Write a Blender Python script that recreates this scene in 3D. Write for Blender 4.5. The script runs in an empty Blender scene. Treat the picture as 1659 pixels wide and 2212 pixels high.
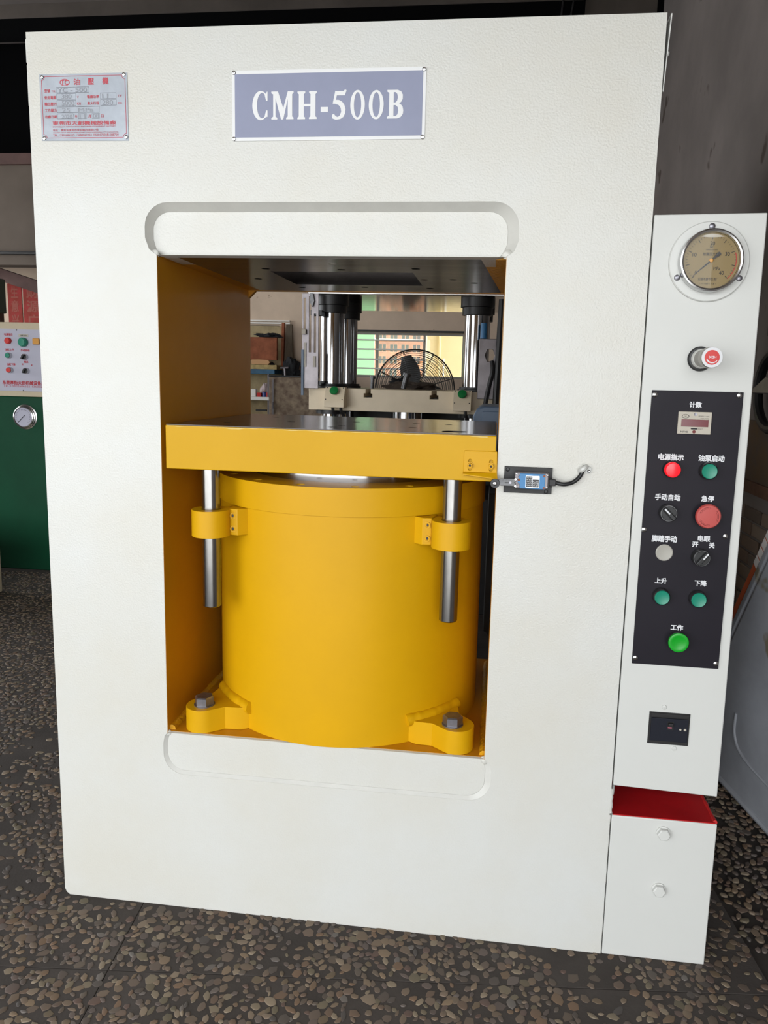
import bpy, bmesh, math, random
from mathutils import Vector, Matrix, Quaternion
from mathutils.geometry import tessellate_polygon
import mathutils.noise as mnoise

random.seed(7)
SC = bpy.context.scene
COL = SC.collection
PI = math.pi

# ------------------------------------------------------------------ camera
cam_d = bpy.data.cameras.new('camera')
cam = bpy.data.objects.new('camera', cam_d)
COL.objects.link(cam)
CAM_LOC = (0.3012, -1.3209, 1.0651)
cam.location = CAM_LOC
cam.rotation_euler = (1.4203, -0.0258, 0.122)
F_PX = 1622.4
cam_d.sensor_fit = 'VERTICAL'
cam_d.sensor_height = 36.0
cam_d.sensor_width = 27.0
cam_d.lens = F_PX / 2212 * 36.0
cam_d.shift_x = -44.5 / 2212
cam_d.shift_y = -35.1 / 2212
cam_d.clip_start = 0.02
cam_d.clip_end = 200
SC.camera = cam

# ------------------------------------------------------------------ world, light, exposure
w = bpy.data.worlds.new('world')
SC.world = w
w.use_nodes = True
bg = w.node_tree.nodes['Background']
bg.inputs[0].default_value = (0.93, 0.97, 1.0, 1)
bg.inputs[1].default_value = 1.0
SC.view_settings.view_transform = 'Standard'
SC.view_settings.look = 'None'
SC.view_settings.gamma = 1
SC.view_settings.use_curve_mapping = False
SC.view_settings.exposure = 2.56
SC.cycles.use_denoising = True
SC.cycles.max_bounces = 10
SC.cycles.diffuse_bounces = 6
SC.cycles.glossy_bounces = 5
SC.cycles.transparent_max_bounces = 12
SC.cycles.sample_clamp_indirect = 6


def portal(name, loc, rot, sx, sy):
    l = bpy.data.lights.new(name, 'AREA')
    l.shape = 'RECTANGLE'
    l.size, l.size_y = sx, sy
    l.cycles.is_portal = True
    o = bpy.data.objects.new(name, l)
    o.location = loc
    o.rotation_euler = rot
    COL.objects.link(o)


OPEN_X0, OPEN_X1, OPEN_Z, OPEN_Y = -4.6, 1.35, 2.35, -2.6
SIDE_Y0, SIDE_Y1, SIDE_Z0, SIDE_Z1, SIDE_X = 0.6, 5.3, 0.7, 3.5, -6.2  # unseen side opening, added to brighten the back of the room
portal('front_opening_daylight', ((OPEN_X0 + OPEN_X1) / 2, OPEN_Y, OPEN_Z / 2), (PI / 2, 0, 0), OPEN_X1 - OPEN_X0, OPEN_Z)
portal('added_side_opening_light', (SIDE_X, (SIDE_Y0 + SIDE_Y1) / 2, (SIDE_Z0 + SIDE_Z1) / 2), (PI / 2, 0, -PI / 2), SIDE_Y1 - SIDE_Y0, SIDE_Z1 - SIDE_Z0)
portal('window_daylight', (-0.645, 5.62, 1.3), (-PI / 2, 0, 0), 1.3, 0.42)


# ------------------------------------------------------------------ helpers
def S(r, g, b):
    def f(c):
        c /= 255.0
        return c / 12.92 if c <= 0.04045 else ((c + 0.055) / 1.055) ** 2.4
    return (f(r), f(g), f(b))


K = 1.0


def mat(name, col, rough=0.5, metal=0.0, bump=0.0, bscale=200.0, var=0.0, vscale=8.0, var_col=None, stretch=None, coat=0.0,
        spots=None, island=None, emit=None, bdist=0.001, spec=None):
    col = tuple(c * K for c in col)
    if var_col:
        var_col = tuple(c * K for c in var_col)
    m = bpy.data.materials.new(name)
    m.use_nodes = True
    nt = m.node_tree
    N, L = nt.nodes, nt.links
    p = N['Principled BSDF']
    p.inputs['Base Color'].default_value = (*col, 1)
    p.inputs['Roughness'].default_value = rough
    p.inputs['Metallic'].default_value = metal
    if spec is not None:
        p.inputs['Specular IOR Level'].default_value = spec
    if coat:
        p.inputs['Coat Weight'].default_value = coat
        p.inputs['Coat Roughness'].default_value = 0.12
    tc = N.new('ShaderNodeTexCoord')
    src = tc.outputs['Object']
    if stretch:
        mp = N.new('ShaderNodeMapping')
        mp.inputs['Scale'].default_value = stretch
        L.new(src, mp.inputs['Vector'])
        src = mp.outputs['Vector']
    colout = None
    if var:
        nz = N.new('ShaderNodeTexNoise')
        nz.inputs['Scale'].default_value = vscale
        nz.inputs['Detail'].default_value = 5
        nz.inputs['Roughness'].default_value = 0.6
        L.new(src, nz.inputs['Vector'])
        rp = N.new('ShaderNodeValToRGB')
        rp.color_ramp.elements[0].position = 0.35
        rp.color_ramp.elements[1].position = 0.68
        c2 = var_col if var_col else tuple(c * (1 - var) for c in col)
        rp.color_ramp.elements[0].color = (*c2, 1)
        rp.color_ramp.elements[1].color = (*col, 1)
        L.new(nz.outputs['Fac'], rp.inputs['Fac'])
        colout = rp.outputs['Color']
        rm = N.new('ShaderNodeMapRange')
        rm.inputs['To Min'].default_value = min(1, rough * 1.25)
        rm.inputs['To Max'].default_value = rough * 0.85
        L.new(nz.outputs['Fac'], rm.inputs['Value'])
        L.new(rm.outputs['Result'], p.inputs['Roughness'])
    if spots:      # (colour, scale, threshold): specks or chips with a shape of their own
        sc_, ss, th = spots
        nz = N.new('ShaderNodeTexNoise')
        nz.inputs['Scale'].default_value = ss
        nz.inputs['Detail'].default_value = 3
        L.new(src, nz.inputs['Vector'])
        rp = N.new('ShaderNodeValToRGB')
        rp.color_ramp.elements[0].position = th
        rp.color_ramp.elements[1].position = th + 0.03
        L.new(nz.outputs['Fac'], rp.inputs['Fac'])
        mx = N.new('ShaderNodeMix')
        mx.data_type = 'RGBA'
        mx.inputs[6].default_value = (*col, 1)
        if colout:
            L.new(colout, mx.inputs[6])
        mx.inputs[7].default_value = (*sc_, 1)
        L.new(rp.outputs['Color'], mx.inputs[0])
        colout = mx.outputs[2]
    if island:     # list of colours picked per island / per object
        ge = N.new('ShaderNodeNewGeometry')
        oi = N.new('ShaderNodeObjectInfo')
        ad = N.new('ShaderNodeMath')
        ad.operation = 'ADD'
        L.new(ge.outputs['Random Per Island'], ad.inputs[0])
        L.new(oi.outputs['Random'], ad.inputs[1])
        fr = N.new('ShaderNodeMath')
        fr.operation = 'FRACT'
        L.new(ad.outputs[0], fr.inputs[0])
        rp = N.new('ShaderNodeValToRGB')
        els = rp.color_ramp.elements
        n = len(island)
        els[0].position = 0
        els[0].color = (*island[0], 1)
        els[1].position = 1
        els[1].color = (*island[-1], 1)
        for i in range(1, n - 1):
            e = els.new(i / (n - 1))
            e.color = (*island[i], 1)
        L.new(fr.outputs[0], rp.inputs['Fac'])
        colout = rp.outputs['Color']
    if colout:
        L.new(colout, p.inputs['Base Color'])
    if bump:
        nz = N.new('ShaderNodeTexNoise')
        nz.inputs['Scale'].default_value = bscale
        nz.inputs['Detail'].default_value = 2
        L.new(src, nz.inputs['Vector'])
        b = N.new('ShaderNodeBump')
        b.inputs['Strength'].default_value = bump
        b.inputs['Distance'].default_value = bdist
        L.new(nz.outputs['Fac'], b.inputs['Height'])
        L.new(b.outputs['Normal'], p.inputs['Normal'])
    if emit:
        p.inputs['Emission Color'].default_value = (*emit[0], 1)
        p.inputs['Emission Strength'].default_value = emit[1]
    return m


def glass_mat(name, tint=(1, 1, 1), ior=1.22, rough=0.02):
    m = bpy.data.materials.new(name)
    m.use_nodes = True
    nt = m.node_tree
    N, L = nt.nodes, nt.links
    N.remove(N['Principled BSDF'])
    tr = N.new('ShaderNodeBsdfTransparent')
    tr.inputs[0].default_value = (*tint, 1)
    gl = N.new('ShaderNodeBsdfGlossy')
    gl.inputs['Roughness'].default_value = rough
    fr = N.new('ShaderNodeFresnel')
    fr.inputs[0].default_value = ior
    mx = N.new('ShaderNodeMixShader')
    L.new(fr.outputs[0], mx.inputs[0])
    L.new(tr.outputs[0], mx.inputs[1])
    L.new(gl.outputs[0], mx.inputs[2])
    L.new(mx.outputs[0], N['Material Output'].inputs['Surface'])
    return m


ROOT = {}


def thing(name, label, cat, loc=(0, 0, 0), group=None):
    o = bpy.data.objects.new(name, None)
    COL.objects.link(o)
    o.empty_display_size = 0.05
    o.location = loc
    o['label'] = label
    o['category'] = cat
    if group:
        o['group'] = group
    ROOT[o.name] = Vector(loc)
    return o


def tag(o, label, cat, group=None):
    o['label'] = label
    o['category'] = cat
    if group:
        o['group'] = group
    return o


def ob(name, bm, m, parent=None, bevel=0.0, smooth=True, seg=2, label=None, ang=35):
    off = ROOT.get(parent.name, Vector()) if parent else Vector()
    bmesh.ops.recalc_face_normals(bm, faces=bm.faces)
    me = bpy.data.meshes.new(name)
    if off.length > 0:
        bmesh.ops.translate(bm, verts=bm.verts, vec=-off)
    bm.to_mesh(me)
    bm.free()
    if smooth:
        me.polygons.foreach_set('use_smooth', [True] * len(me.polygons))
        me.set_sharp_from_angle(angle=math.radians(ang))
    if m is not None:
        me.materials.append(m)
    o = bpy.data.objects.new(name, me)
    COL.objects.link(o)
    if parent:
        o.parent = parent
    ROOT[o.name] = off
    if bevel:
        md = o.modifiers.new('bevel', 'BEVEL')
        md.width = bevel
        md.segments = seg
        md.limit_method = 'ANGLE'
        md.angle_limit = math.radians(40)
        wn = o.modifiers.new('weighted_normal', 'WEIGHTED_NORMAL')
        wn.keep_sharp = True
    if label:
        o['label'] = label
    return o


def struct(name, bm, m, **k):
    o = ob(name, bm, m, **k)
    o['kind'] = 'structure'
    return o


def B():
    return bmesh.new()


def box(bm, x0, x1, y0, y1, z0, z1, M=None):
    vs = [Vector((x, y, z)) for x in (x0, x1) for y in (y0, y1) for z in (z0, z1)]
    if M:
        vs = [M @ v for v in vs]
    v = [bm.verts.new(p) for p in vs]
    for f in ((0, 1, 3, 2), (4, 6, 7, 5), (0, 4, 5, 1), (2, 3, 7, 6), (0, 2, 6, 4), (1, 5, 7, 3)):
        bm.faces.new([v[i] for i in f])
    return bm


def BX(*a, M=None):
    return box(B(), *a, M=M)


def frame_of(axis):
    a = Vector(axis).normalized()
    t = Vector((0, 0, 1)) if abs(a.z) < 0.9 else Vector((0, 1, 0))
    u = t.cross(a).normalized()
    v = a.cross(u)
    return u, v, a


def lathe(bm, prof, o, axis=(0, -1, 0), n=32, sx=1.0):
    """prof: (radius, height along axis); closed where radius is 0."""
    u, v, a = frame_of(axis)
    o = Vector(o)
    rings = []
    for r, h in prof:
        if r <= 1e-9:
            rings.append([bm.verts.new(o + a * h)])
        else:
            rings.append([bm.verts.new(o + a * h + u * (r * sx * math.cos(2 * PI * i / n)) + v * (r * math.sin(2 * PI * i / n))) for i in range(n)])
    for A, C in zip(rings, rings[1:]):
        if len(A) == 1 and len(C) == 1:
            continue
        for i in range(n):
            j = (i + 1) % n
            if len(A) == 1:
                bm.faces.new((A[0], C[i], C[j]))
            elif len(C) == 1:
                bm.faces.new((A[i], C[0], A[j]))
            else:
                bm.faces.new((A[i], C[i], C[j], A[j]))
    return bm


def cyl(bm, p0, p1, r, n=24, r1=None):
    p0, p1 = Vector(p0), Vector(p1)
    d = p1 - p0
    r1 = r if r1 is None else r1
    return lathe(bm, [(0, 0), (r, 0), (r1, d.length), (0, d.length)], p0, d, n)


def tube(bm, pts, r, n=8, closed=False):
    pts = [Vector(p) for p in pts]
    rings = []
    m = len(pts)
    up = None
    for i, p in enumerate(pts):
        if closed:
            t = (pts[(i + 1) % m] - pts[i - 1]).normalized()
        else:
            t = (pts[min(i + 1, m - 1)] - pts[max(i - 1, 0)]).normalized()
        if up is None:
            up = frame_of(t)[0]
        up = (up - t * up.dot(t)).normalized()
        v = t.cross(up)
        rr = r[i] if isinstance(r, (list, tuple)) else r
        rings.append([bm.verts.new(p + up * (rr * math.cos(2 * PI * k / n)) + v * (rr * math.sin(2 * PI * k / n))) for k in range(n)])
    pairs = list(zip(rings, rings[1:]))
    if closed:
        pairs.append((rings[-1], rings[0]))
    for A, C in pairs:
        for k in range(n):
            j = (k + 1) % n
            bm.faces.new((A[k], C[k], C[j], A[j]))
    if not closed:
        bm.faces.new(rings[0])
        bm.faces.new(rings[-1][::-1])
    return bm


def smooth_path(pts, n=8):
    pts = [Vector(p) for p in pts]
    out = []
    m = len(pts)
    for i in range(m - 1):
        p0, p1, p2, p3 = pts[max(i - 1, 0)], pts[i], pts[i + 1], pts[min(i + 2, m - 1)]
        for k in range(n):
            t = k / n
            out.append(0.5 * ((2 * p1) + (p2 - p0) * t + (2 * p0 - 5 * p1 + 4 * p2 - p3) * t * t + (3 * p1 - p0 - 3 * p2 + p3) * t ** 3))
    out.append(pts[-1])
    return out


def poly(bm, outer, holes=(), d0=0.0, d1=0.01, plane='xz', M=None):
    """extruded polygon with holes"""
    def P(a, b, d):
        v = {'xz': (a, d, b), 'xy': (a, b, d), 'yz': (d, a, b)}[plane]
        return M @ Vector(v) if M else Vector(v)
    loops = [list(outer)] + [list(h) for h in holes]
    tris = tessellate_polygon([[Vector((a, b, 0)) for a, b in l] for l in loops])
    flat = [p for l in loops for p in l]
    va = [bm.verts.new(P(a, b, d0)) for a, b in flat]
    vb = [bm.verts.new(P(a, b, d1)) for a, b in flat]
    for t in tris:
        try:
            bm.faces.new([va[i] for i in t])
            bm.faces.new([vb[i] for i in reversed(t)])
        except ValueError:
            pass
    k = 0
    for l in loops:
        n = len(l)
        for i in range(n):
            a, b = k + i, k + (i + 1) % n
            try:
                bm.faces.new((va[a], va[b], vb[b], vb[a]))
            except ValueError:
                pass
        k += n
    return bm


def arc(cx, cy, r, a0, a1, n=8, ry=None):
    ry = r if ry is None else ry
    return [(cx + r * math.cos(math.radians(a0 + (a1 - a0) * i / n)), cy + ry * math.sin(math.radians(a0 + (a1 - a0) * i / n))) for i in range(n + 1)]


def circ(cx, cy, r, n=16):
    return [(cx + r * math.cos(2 * PI * i / n), cy + r * math.sin(2 * PI * i / n)) for i in range(n)]


def rrect(x0, x1, z0, z1, r, n=5):
    return arc(x1 - r, z1 - r, r, 0, 90, n) + arc(x0 + r, z1 - r, r, 90, 180, n) + arc(x0 + r, z0 + r, r, 180, 270, n) + arc(x1 - r, z0 + r, r, 270, 360, n)


def loft(bm, A, C, ya, yc):
    va = [bm.verts.new((x, ya, z)) for x, z in A]
    vc = [bm.verts.new((x, yc, z)) for x, z in C]
    n = len(A)
    for i in range(n):
        j = (i + 1) % n
        bm.faces.new((va[i], va[j], vc[j], vc[i]))
    return bm


def text(body, l, b, r, t, y, parent, m, name='lettering', bold=0.0, spin=False, depth=0.0002, M=None, label=None):
    """flat lettering fitted to the rectangle l..r, b..t of the plane at y, facing -y"""
    cu = bpy.data.curves.new('txt', 'FONT')
    cu.body = body
    cu.size = 1
    cu.resolution_u = 3
    to = bpy.data.objects.new('txt', cu)
    COL.objects.link(to)
    dg = bpy.context.evaluated_depsgraph_get()
    me = bpy.data.meshes.new_from_object(to.evaluated_get(dg))
    bpy.data.objects.remove(to)
    bpy.data.curves.remove(cu)
    xs = [v.co.x for v in me.vertices]
    ys = [v.co.y for v in me.vertices]
    if not xs:
        return None
    x0, x1, y0, y1 = min(xs), max(xs), min(ys), max(ys)
    off = ROOT.get(parent.name, Vector()) if parent else Vector()
    w_, h_ = max(1e-6, x1 - x0), max(1e-6, y1 - y0)
    base = [(v.co.x, v.co.y) for v in me.vertices]
    faces = [tuple(f.vertices) for f in me.polygons]
    bpy.data.meshes.remove(me)
    k_ = bold * 1.2
    shifts = [(0, 0)] if not k_ else [(0, 0), (-k_, -k_), (k_, -k_), (k_, k_), (-k_, k_)]
    VS, FS = [], []
    for n_, (sx, sy) in enumerate(shifts):
        n0 = len(VS)
        for vx, vy in base:
            u, q = (vx + sx - x0) / w_, (vy + sy - y0) / h_
            if spin:
                u, q = 1 - u, 1 - q
            p = Vector((l + (r - l) * u, y - n_ * 4e-6, b + (t - b) * q))
            VS.append((M @ p if M else p) - off)
        FS += [tuple(i + n0 for i in f) for f in faces]
    me = bpy.data.meshes.new(name)
    me.from_pydata(VS, [], FS)
    me.materials.append(m)
    o = bpy.data.objects.new(name, me)
    COL.objects.link(o)
    if parent:
        o.parent = parent
    ROOT[o.name] = off
    if label:
        o['label'] = label
    return o


# ------------------------------------------------------------------ materials
M = {}
K = 0.68       # foreground colours darkened so a higher exposure lifts the dim background
M['white'] = mat('white_enamel', (0.80, 0.80, 0.765), 0.30, bump=0.55, bscale=300, var=0.05, vscale=3.0, bdist=0.0012, var_col=(0.77, 0.745, 0.67))
M['white_smooth'] = mat('white_cabinet_paint', (0.80, 0.80, 0.76), 0.38, bump=0.08, bscale=260, var=0.03, vscale=4)
M['weld'] = mat('painted_weld', (0.80, 0.785, 0.73), 0.45, bump=0.35, bscale=120, var=0.08, vscale=20)
M['yellow'] = mat('yellow_enamel', S(236, 178, 10), 0.40, spec=0.22, bump=0.10, bscale=90, var=0.06, vscale=6, bdist=0.001)
M['yellow_rough'] = mat('yellow_weld', S(232, 168, 20), 0.38, bump=0.9, bscale=110, bdist=0.003)
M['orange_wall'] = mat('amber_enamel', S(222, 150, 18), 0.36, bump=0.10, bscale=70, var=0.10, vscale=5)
M['steel_dark'] = mat('oiled_steel_plate', (0.085, 0.074, 0.070), 0.17, 0.9, bump=0.04, bscale=30, var=0.35, vscale=9, stretch=(0.6, 4, 1))
M['chrome'] = mat('chromed_steel', (0.62, 0.62, 0.63), 0.12, 1.0, var=0.12, vscale=14, stretch=(1, 1, 0.25))
M['rod'] = mat('ground_steel_rod', (0.50, 0.49, 0.48), 0.20, 1.0, var=0.35, vscale=26, stretch=(1, 1, 0.35))
M['bolt'] = mat('zinc_bolt', (0.42, 0.41, 0.45), 0.36, 0.9, bump=0.1, bscale=300, var=0.3, vscale=60)
M['bright'] = mat('bright_metal', (0.80, 0.80, 0.80), 0.22, 1.0)
M['satin'] = mat('satin_steel', (0.19, 0.19, 0.195), 0.38, 0.9, bump=0.08, bscale=200, var=0.35, vscale=90)
M['alu'] = mat('brushed_aluminium', (0.80, 0.82, 0.86), 0.30, 1.0, bump=0.05, bscale=40, var=0.10, vscale=10)
M['plate'] = mat('satin_plate', (0.50, 0.54, 0.60), 0.42, 0.35, bump=0.25, bscale=25, var=0.25, vscale=14)
M['black'] = mat('black_plastic', (0.012, 0.012, 0.013), 0.42)
M['black_paint'] = mat('black_anodised', (0.018, 0.016, 0.016), 0.5, bump=0.1, bscale=300, var=0.4, vscale=30)
M['panel'] = mat('black_panel', (0.020, 0.017, 0.024), 0.42, var=0.12, vscale=12, spec=0.16)
M['ink'] = mat('white_ink', (0.88, 0.88, 0.90), 0.5)
M['redink'] = mat('red_ink', S(205, 70, 85), 0.5)
M['redink2'] = mat('red_print', S(190, 40, 55), 0.6)
M['blackink'] = mat('black_ink', (0.015, 0.015, 0.015), 0.6)
M['greyink'] = mat('grey_engraving', (0.30, 0.31, 0.34), 0.4, 0.6)
M['slate'] = mat('slate_blue_enamel', S(152, 157, 184), 0.42, var=0.06, vscale=14)
M['nameink'] = mat('white_enamel_letters', (0.95, 0.95, 0.95), 0.45)
M['red_lamp'] = mat('lit_red_lens', (0.75, 0.01, 0.02), 0.2, emit=((1, 0.01, 0.02), 0.12))
M['green_btn'] = mat('green_button', S(32, 148, 120), 0.35)
M['green2'] = mat('bright_green_button', S(18, 172, 40), 0.3)
M['estop'] = mat('faded_red_button', S(205, 84, 78), 0.5)
M['estop_d'] = mat('engraved_red', S(120, 42, 40), 0.6)
M['grey_btn'] = mat('grey_button', S(186, 182, 172), 0.5)
M['red_oxide'] = mat('red_primer', S(214, 24, 32), 0.35, bump=0.1, bscale=80, var=0.25, vscale=10)
M['blue'] = mat('blue_enamel', S(62, 140, 200), 0.4, var=0.1, vscale=40)
M['dial'] = mat('dial_gold', S(150, 128, 82), 0.6)
M['red_mark'] = mat('red_scale', S(190, 30, 30), 0.5)
M['amber'] = mat('amber_hub', S(235, 165, 60), 0.4)
M['cream'] = mat('cream_plastic', S(205, 196, 180), 0.5)
M['dred'] = mat('red_window', (0.17, 0.008, 0.015), 0.15)
M['glass'] = glass_mat('gauge_glass')
M['pane'] = glass_mat('window_glass', (0.95, 0.97, 0.95), 1.4)
M['redcap'] = mat('red_cap', S(225, 48, 42), 0.4)

K = 1.0
M['mortar'] = mat('dark_mortar', S(69, 63, 59), 0.75, bump=0.35, bscale=180, var=0.3, vscale=7, spec=0.25)
M['far_floor'] = M['mortar']
M['pebble'] = mat('pebbles', (0.2, 0.16, 0.12), 0.55, spec=0.3,
                  island=[S(72, 64, 58), S(106, 90, 74), S(82, 72, 67), S(120, 102, 82), S(70, 65, 62), S(108, 86, 68), S(90, 82, 66), S(128, 114, 96), S(86, 68, 60), S(98, 92, 87)])
M['ceil'] = mat('dirty_ceiling', S(92, 84, 80), 0.9, var=0.25, vscale=1.2)
M['concrete'] = mat('grey_plaster', S(120, 112, 108), 0.85, bump=0.2, bscale=14, var=0.28, vscale=1.3, spots=(S(72, 62, 56), 2.6, 0.66))
M['lintel'] = mat('dark_plaster', S(84, 76, 70), 0.9, var=0.35, vscale=1.5)
M['beige_wall'] = mat('dirty_beige_plaster', S(212, 190, 168), 0.85, bump=0.15, bscale=12, var=0.18, vscale=3, spots=(S(150, 128, 108), 9, 0.70))
M['brown_wall'] = mat('brown_parapet', S(82, 71, 61), 0.85, var=0.2, vscale=2)
M['darkloft'] = mat('loft_darkness', (0.0022, 0.0022, 0.0026), 0.9, spec=0.05)  # near-black colour paints in the darkness of the unlit loft
M['redwood'] = mat('red_brown_wood', S(70, 40, 32), 0.7, var=0.3, vscale=6)
M['out_ground'] = mat('pale_concrete_yard', S(206, 204, 200), 0.9)
M['brick'] = mat('grimy_brick', S(110, 92, 78), 0.9, bump=0.5, bscale=60, island=[S(104, 90, 78), S(122, 106, 92), S(92, 80, 70), S(128, 114, 100), S(110, 92, 78)])
M['tank'] = mat('grey_white_plastic', S(158, 160, 166), 0.5, bump=0.1, bscale=12, var=0.25, vscale=5, spots=(S(120, 112, 94), 7, 0.66))
M['orange'] = mat('orange_paint', S(205, 96, 48), 0.5, var=0.25, vscale=14)
M['tape'] = mat('white_tape', S(225, 220, 215), 0.6)
M['green_body'] = mat('green_machine_paint', S(5, 66, 42), 0.5, spec=0.2, var=0.2, vscale=4)
M['beige_paint'] = mat('beige_machine_paint', S(228, 212, 184), 0.5, var=0.1, vscale=8)
M['lilac'] = mat('pale_panel_plate', S(170, 169, 184), 0.5)
M['beige_dim'] = mat('beige_box_paint', S(186, 172, 146), 0.5, var=0.1, vscale=8)
M['poster'] = mat('red_paper', S(150, 20, 16), 0.7, var=0.35, vscale=14, var_col=S(128, 38, 20))
M['gold'] = mat('gold_print', S(136, 50, 26), 0.6)
M['stain'] = mat('stained_sheet_steel', S(140, 122, 100), 0.5, 0.2, bump=0.25, bscale=40, var=0.5, vscale=18, var_col=S(92, 72, 56))
M['rust'] = mat('rusty_board', S(150, 84, 52), 0.8, var=0.35, vscale=14, bump=0.3, bscale=50)
M['timber'] = mat('weathered_timber', S(98, 84, 68), 0.8, var=0.35, vscale=22, stretch=(3, 3, 0.4))
M['rag_black'] = mat('black_cloth', (0.012, 0.012, 0.014), 0.95)
M['rag_pink'] = mat('pale_pink_cloth', S(196, 178, 178), 0.9, var=0.15, vscale=20)
M['rag_brown'] = mat('oily_rag', S(84, 72, 62), 0.9, var=0.4, vscale=30)
M['green_tarp'] = mat('green_sheet', S(165, 246, 182), 0.7, var=0.15, vscale=3)
M['ext_brick'] = mat('terracotta_tile', S(205, 140, 108), 0.8, var=0.3, vscale=14)
M['ext_cream'] = mat('cream_render', S(242, 222, 176), 0.85, var=0.06, vscale=4)
M['ext_white'] = mat('white_trim', S(235, 232, 226), 0.7)
M['ext_glass'] = mat('dark_window', (0.05, 0.04, 0.035), 0.15)
M['steel_grey'] = mat('grey_steel', S(128, 122, 124), 0.35, 0.6, var=0.2, vscale=20)
M['fan_black'] = mat('fan_enamel', (0.016, 0.014, 0.013), 0.45)
M['blue_grey'] = mat('blue_grey_casing', S(88, 106, 128), 0.45, var=0.15, vscale=8)
M['blue_steel'] = mat('blue_box', S(46, 96, 128), 0.5, var=0.3, vscale=20)

# ------------------------------------------------------------------ room shell
GX0, GX1, GY0, GY1 = -6.2, 1.5, OPEN_Y, 6.4
floor = struct('floor', BX(GX0, GX1 + 0.1, GY0, GY1, -0.20, -0.012), M['mortar'], smooth=False)
struct('ceiling', BX(GX0, GX1 + 0.1, GY0, GY1, 4.30, 4.45), M['ceil'], smooth=False)
struct('wall_right', BX(GX1, GX1 + 0.18, GY0, 5.7, -0.2, 4.3), M['concrete'], smooth=False)
struct('wall_left', poly(B(), [(GY0, -0.2), (GY1, -0.2), (GY1, 4.3), (GY0, 4.3)], [[(SIDE_Y0, SIDE_Z0), (SIDE_Y1, SIDE_Z0), (SIDE_Y1, SIDE_Z1), (SIDE_Y0, SIDE_Z1)]], GX0 - 0.18, GX0, 'yz'), M['beige_wall'], smooth=False)  # hole in this wall is invented to let in extra light
b = B()
box(b, GX0, OPEN_X0, OPEN_Y - 0.2, OPEN_Y, -0.2, 4.3)
box(b, OPEN_X1, GX1 + 0.1, OPEN_Y - 0.2, OPEN_Y, -0.2, 4.3)
box(b, OPEN_X0, OPEN_X1, OPEN_Y - 0.2, OPEN_Y, OPEN_Z, 4.3)
struct('wall_front', b, M['beige_wall'], smooth=False)
# back wall with the window opening
WX0, WX1, WZ0, WZ1 = -1.29, -0.008, 1.10, 1.503
b = poly(B(), [(-2.5, -0.2), (GX1 + 0.1, -0.2), (GX1 + 0.1, 2.95), (-2.5, 2.95)], [[(WX0, WZ0), (WX1, WZ0), (WX1, WZ1), (WX0, WZ1)]], 5.5, 5.68)
struct('wall_back', b, M['beige_wall'], smooth=False)
struct('wall_recess', BX(GX0, -2.3, 6.3, 6.45, -0.2, 4.3), M['beige_wall'], smooth=False)
struct('trim_1', BX(-2.5, -2.4, 5.68, 6.3, -0.2, 2.95), M['beige_wall'], smooth=False)
b = BX(GX0, -2.5, 5.5, 5.68, 2.06, 2.95)
box(b, GX0, -2.5, 5.68, 6.3, 2.80, 2.95)
struct('wall_parapet', b, M['brown_wall'], smooth=False)
struct('trim_2', BX(GX0, 0.87, 5.46, 5.52, 2.95, 3.045), M['redwood'], smooth=False)
struct('trim_3', BX(GX0, 0.87, 5.47, 5.70, 4.09, 4.185), M['darkloft'], smooth=False)
b = BX(GX0, 0.87, 5.46, 5.70, 4.185, 4.30)
struct('wall_lintel', b, M['lintel'], smooth=False)
b = BX(0.88, 1.455, 5.5, 5.68, 2.95, 4.30)
struct('wall_pier', b, M['lintel'], smooth=False)
struct('wall_loft', BX(-2.3, 1.6, 6.25, 6.4, 2.7, 4.3), M['darkloft'], smooth=False)
struct('wall_loft_left', BX(GX0, -2.3, 6.22, 6.29, 2.96, 4.3), M['darkloft'], smooth=False)
struct('trim_4', BX(1.455, 1.5, 5.46, 5.62, 2.5, 4.3), M['darkloft'], smooth=False)
struct('trim_5', BX(-2.4, 1.6, 5.68, 6.25, 2.8, 2.95), M['darkloft'], smooth=False)
# cable conduit along the parapet (dark line) 
b = cyl(B(), (GX0, 5.47, 2.165), (-2.6, 5.47, 2.165), 0.016, 8)
tag(ob('cable_conduit', b, M['black_paint']), 'dark cable conduit running level along the brown parapet', 'conduit')
# two loose cables hanging at the pier
for k, (xa, xb) in enumerate(((0.70, 0.66), (0.80, 0.72))):
    b = tube(B(), smooth_path([(xa, 5.44, 4.28), ((xa + xb) / 2 + 0.01, 5.43, 4.1), (xb, 5.44, 3.7), (xb - 0.02, 5.44, 3.0)], 6), 0.008, 6)
    tag(ob('hanging_cable', b, M['black_paint']), ['thin black cable hanging in front of the loft, farther from the pier',
                                                 'thin black cable hanging in front of the loft, nearer the pier'][k], 'cable', 'cables hanging by the pier')

# lower part of the right wall: exposed brick courses in the plaster, dark dado above
bw = struct('wall_brick_dado', BX(1.478, 1.4995, 1.3, 3.6, 0.0, 0.60), M['concrete'], smooth=False)
brick_me = None
bricks = []
zc = 0.006
row = 0
while zc < 0.54:
    yc = 1.3 + (0.11 if row % 2 else 0.0)
    while yc < 3.45:
        bricks.append((yc, zc))
        yc += 0.225
    zc += 0.068
    row += 1
bmb = BX(-0.006, 0.006, 0, 0.212, 0, 0.058)
bmesh.ops.bevel(bmb, geom=bmb.edges[:], offset=0.005, segments=1, affect='EDGES')
brick_me = bpy.data.meshes.new('brick')
bmb.to_mesh(brick_me)
bmb.free()
brick_me.materials.append(M['brick'])
for yc, zc in bricks:
    o = bpy.data.objects.new('brick', brick_me)
    o.location = (1.4745 + random.uniform(-0.002, 0.001), yc, zc)
    o.rotation_euler = (0, 0, random.uniform(-0.01, 0.01))
    COL.objects.link(o)
    o.parent = bw
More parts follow.
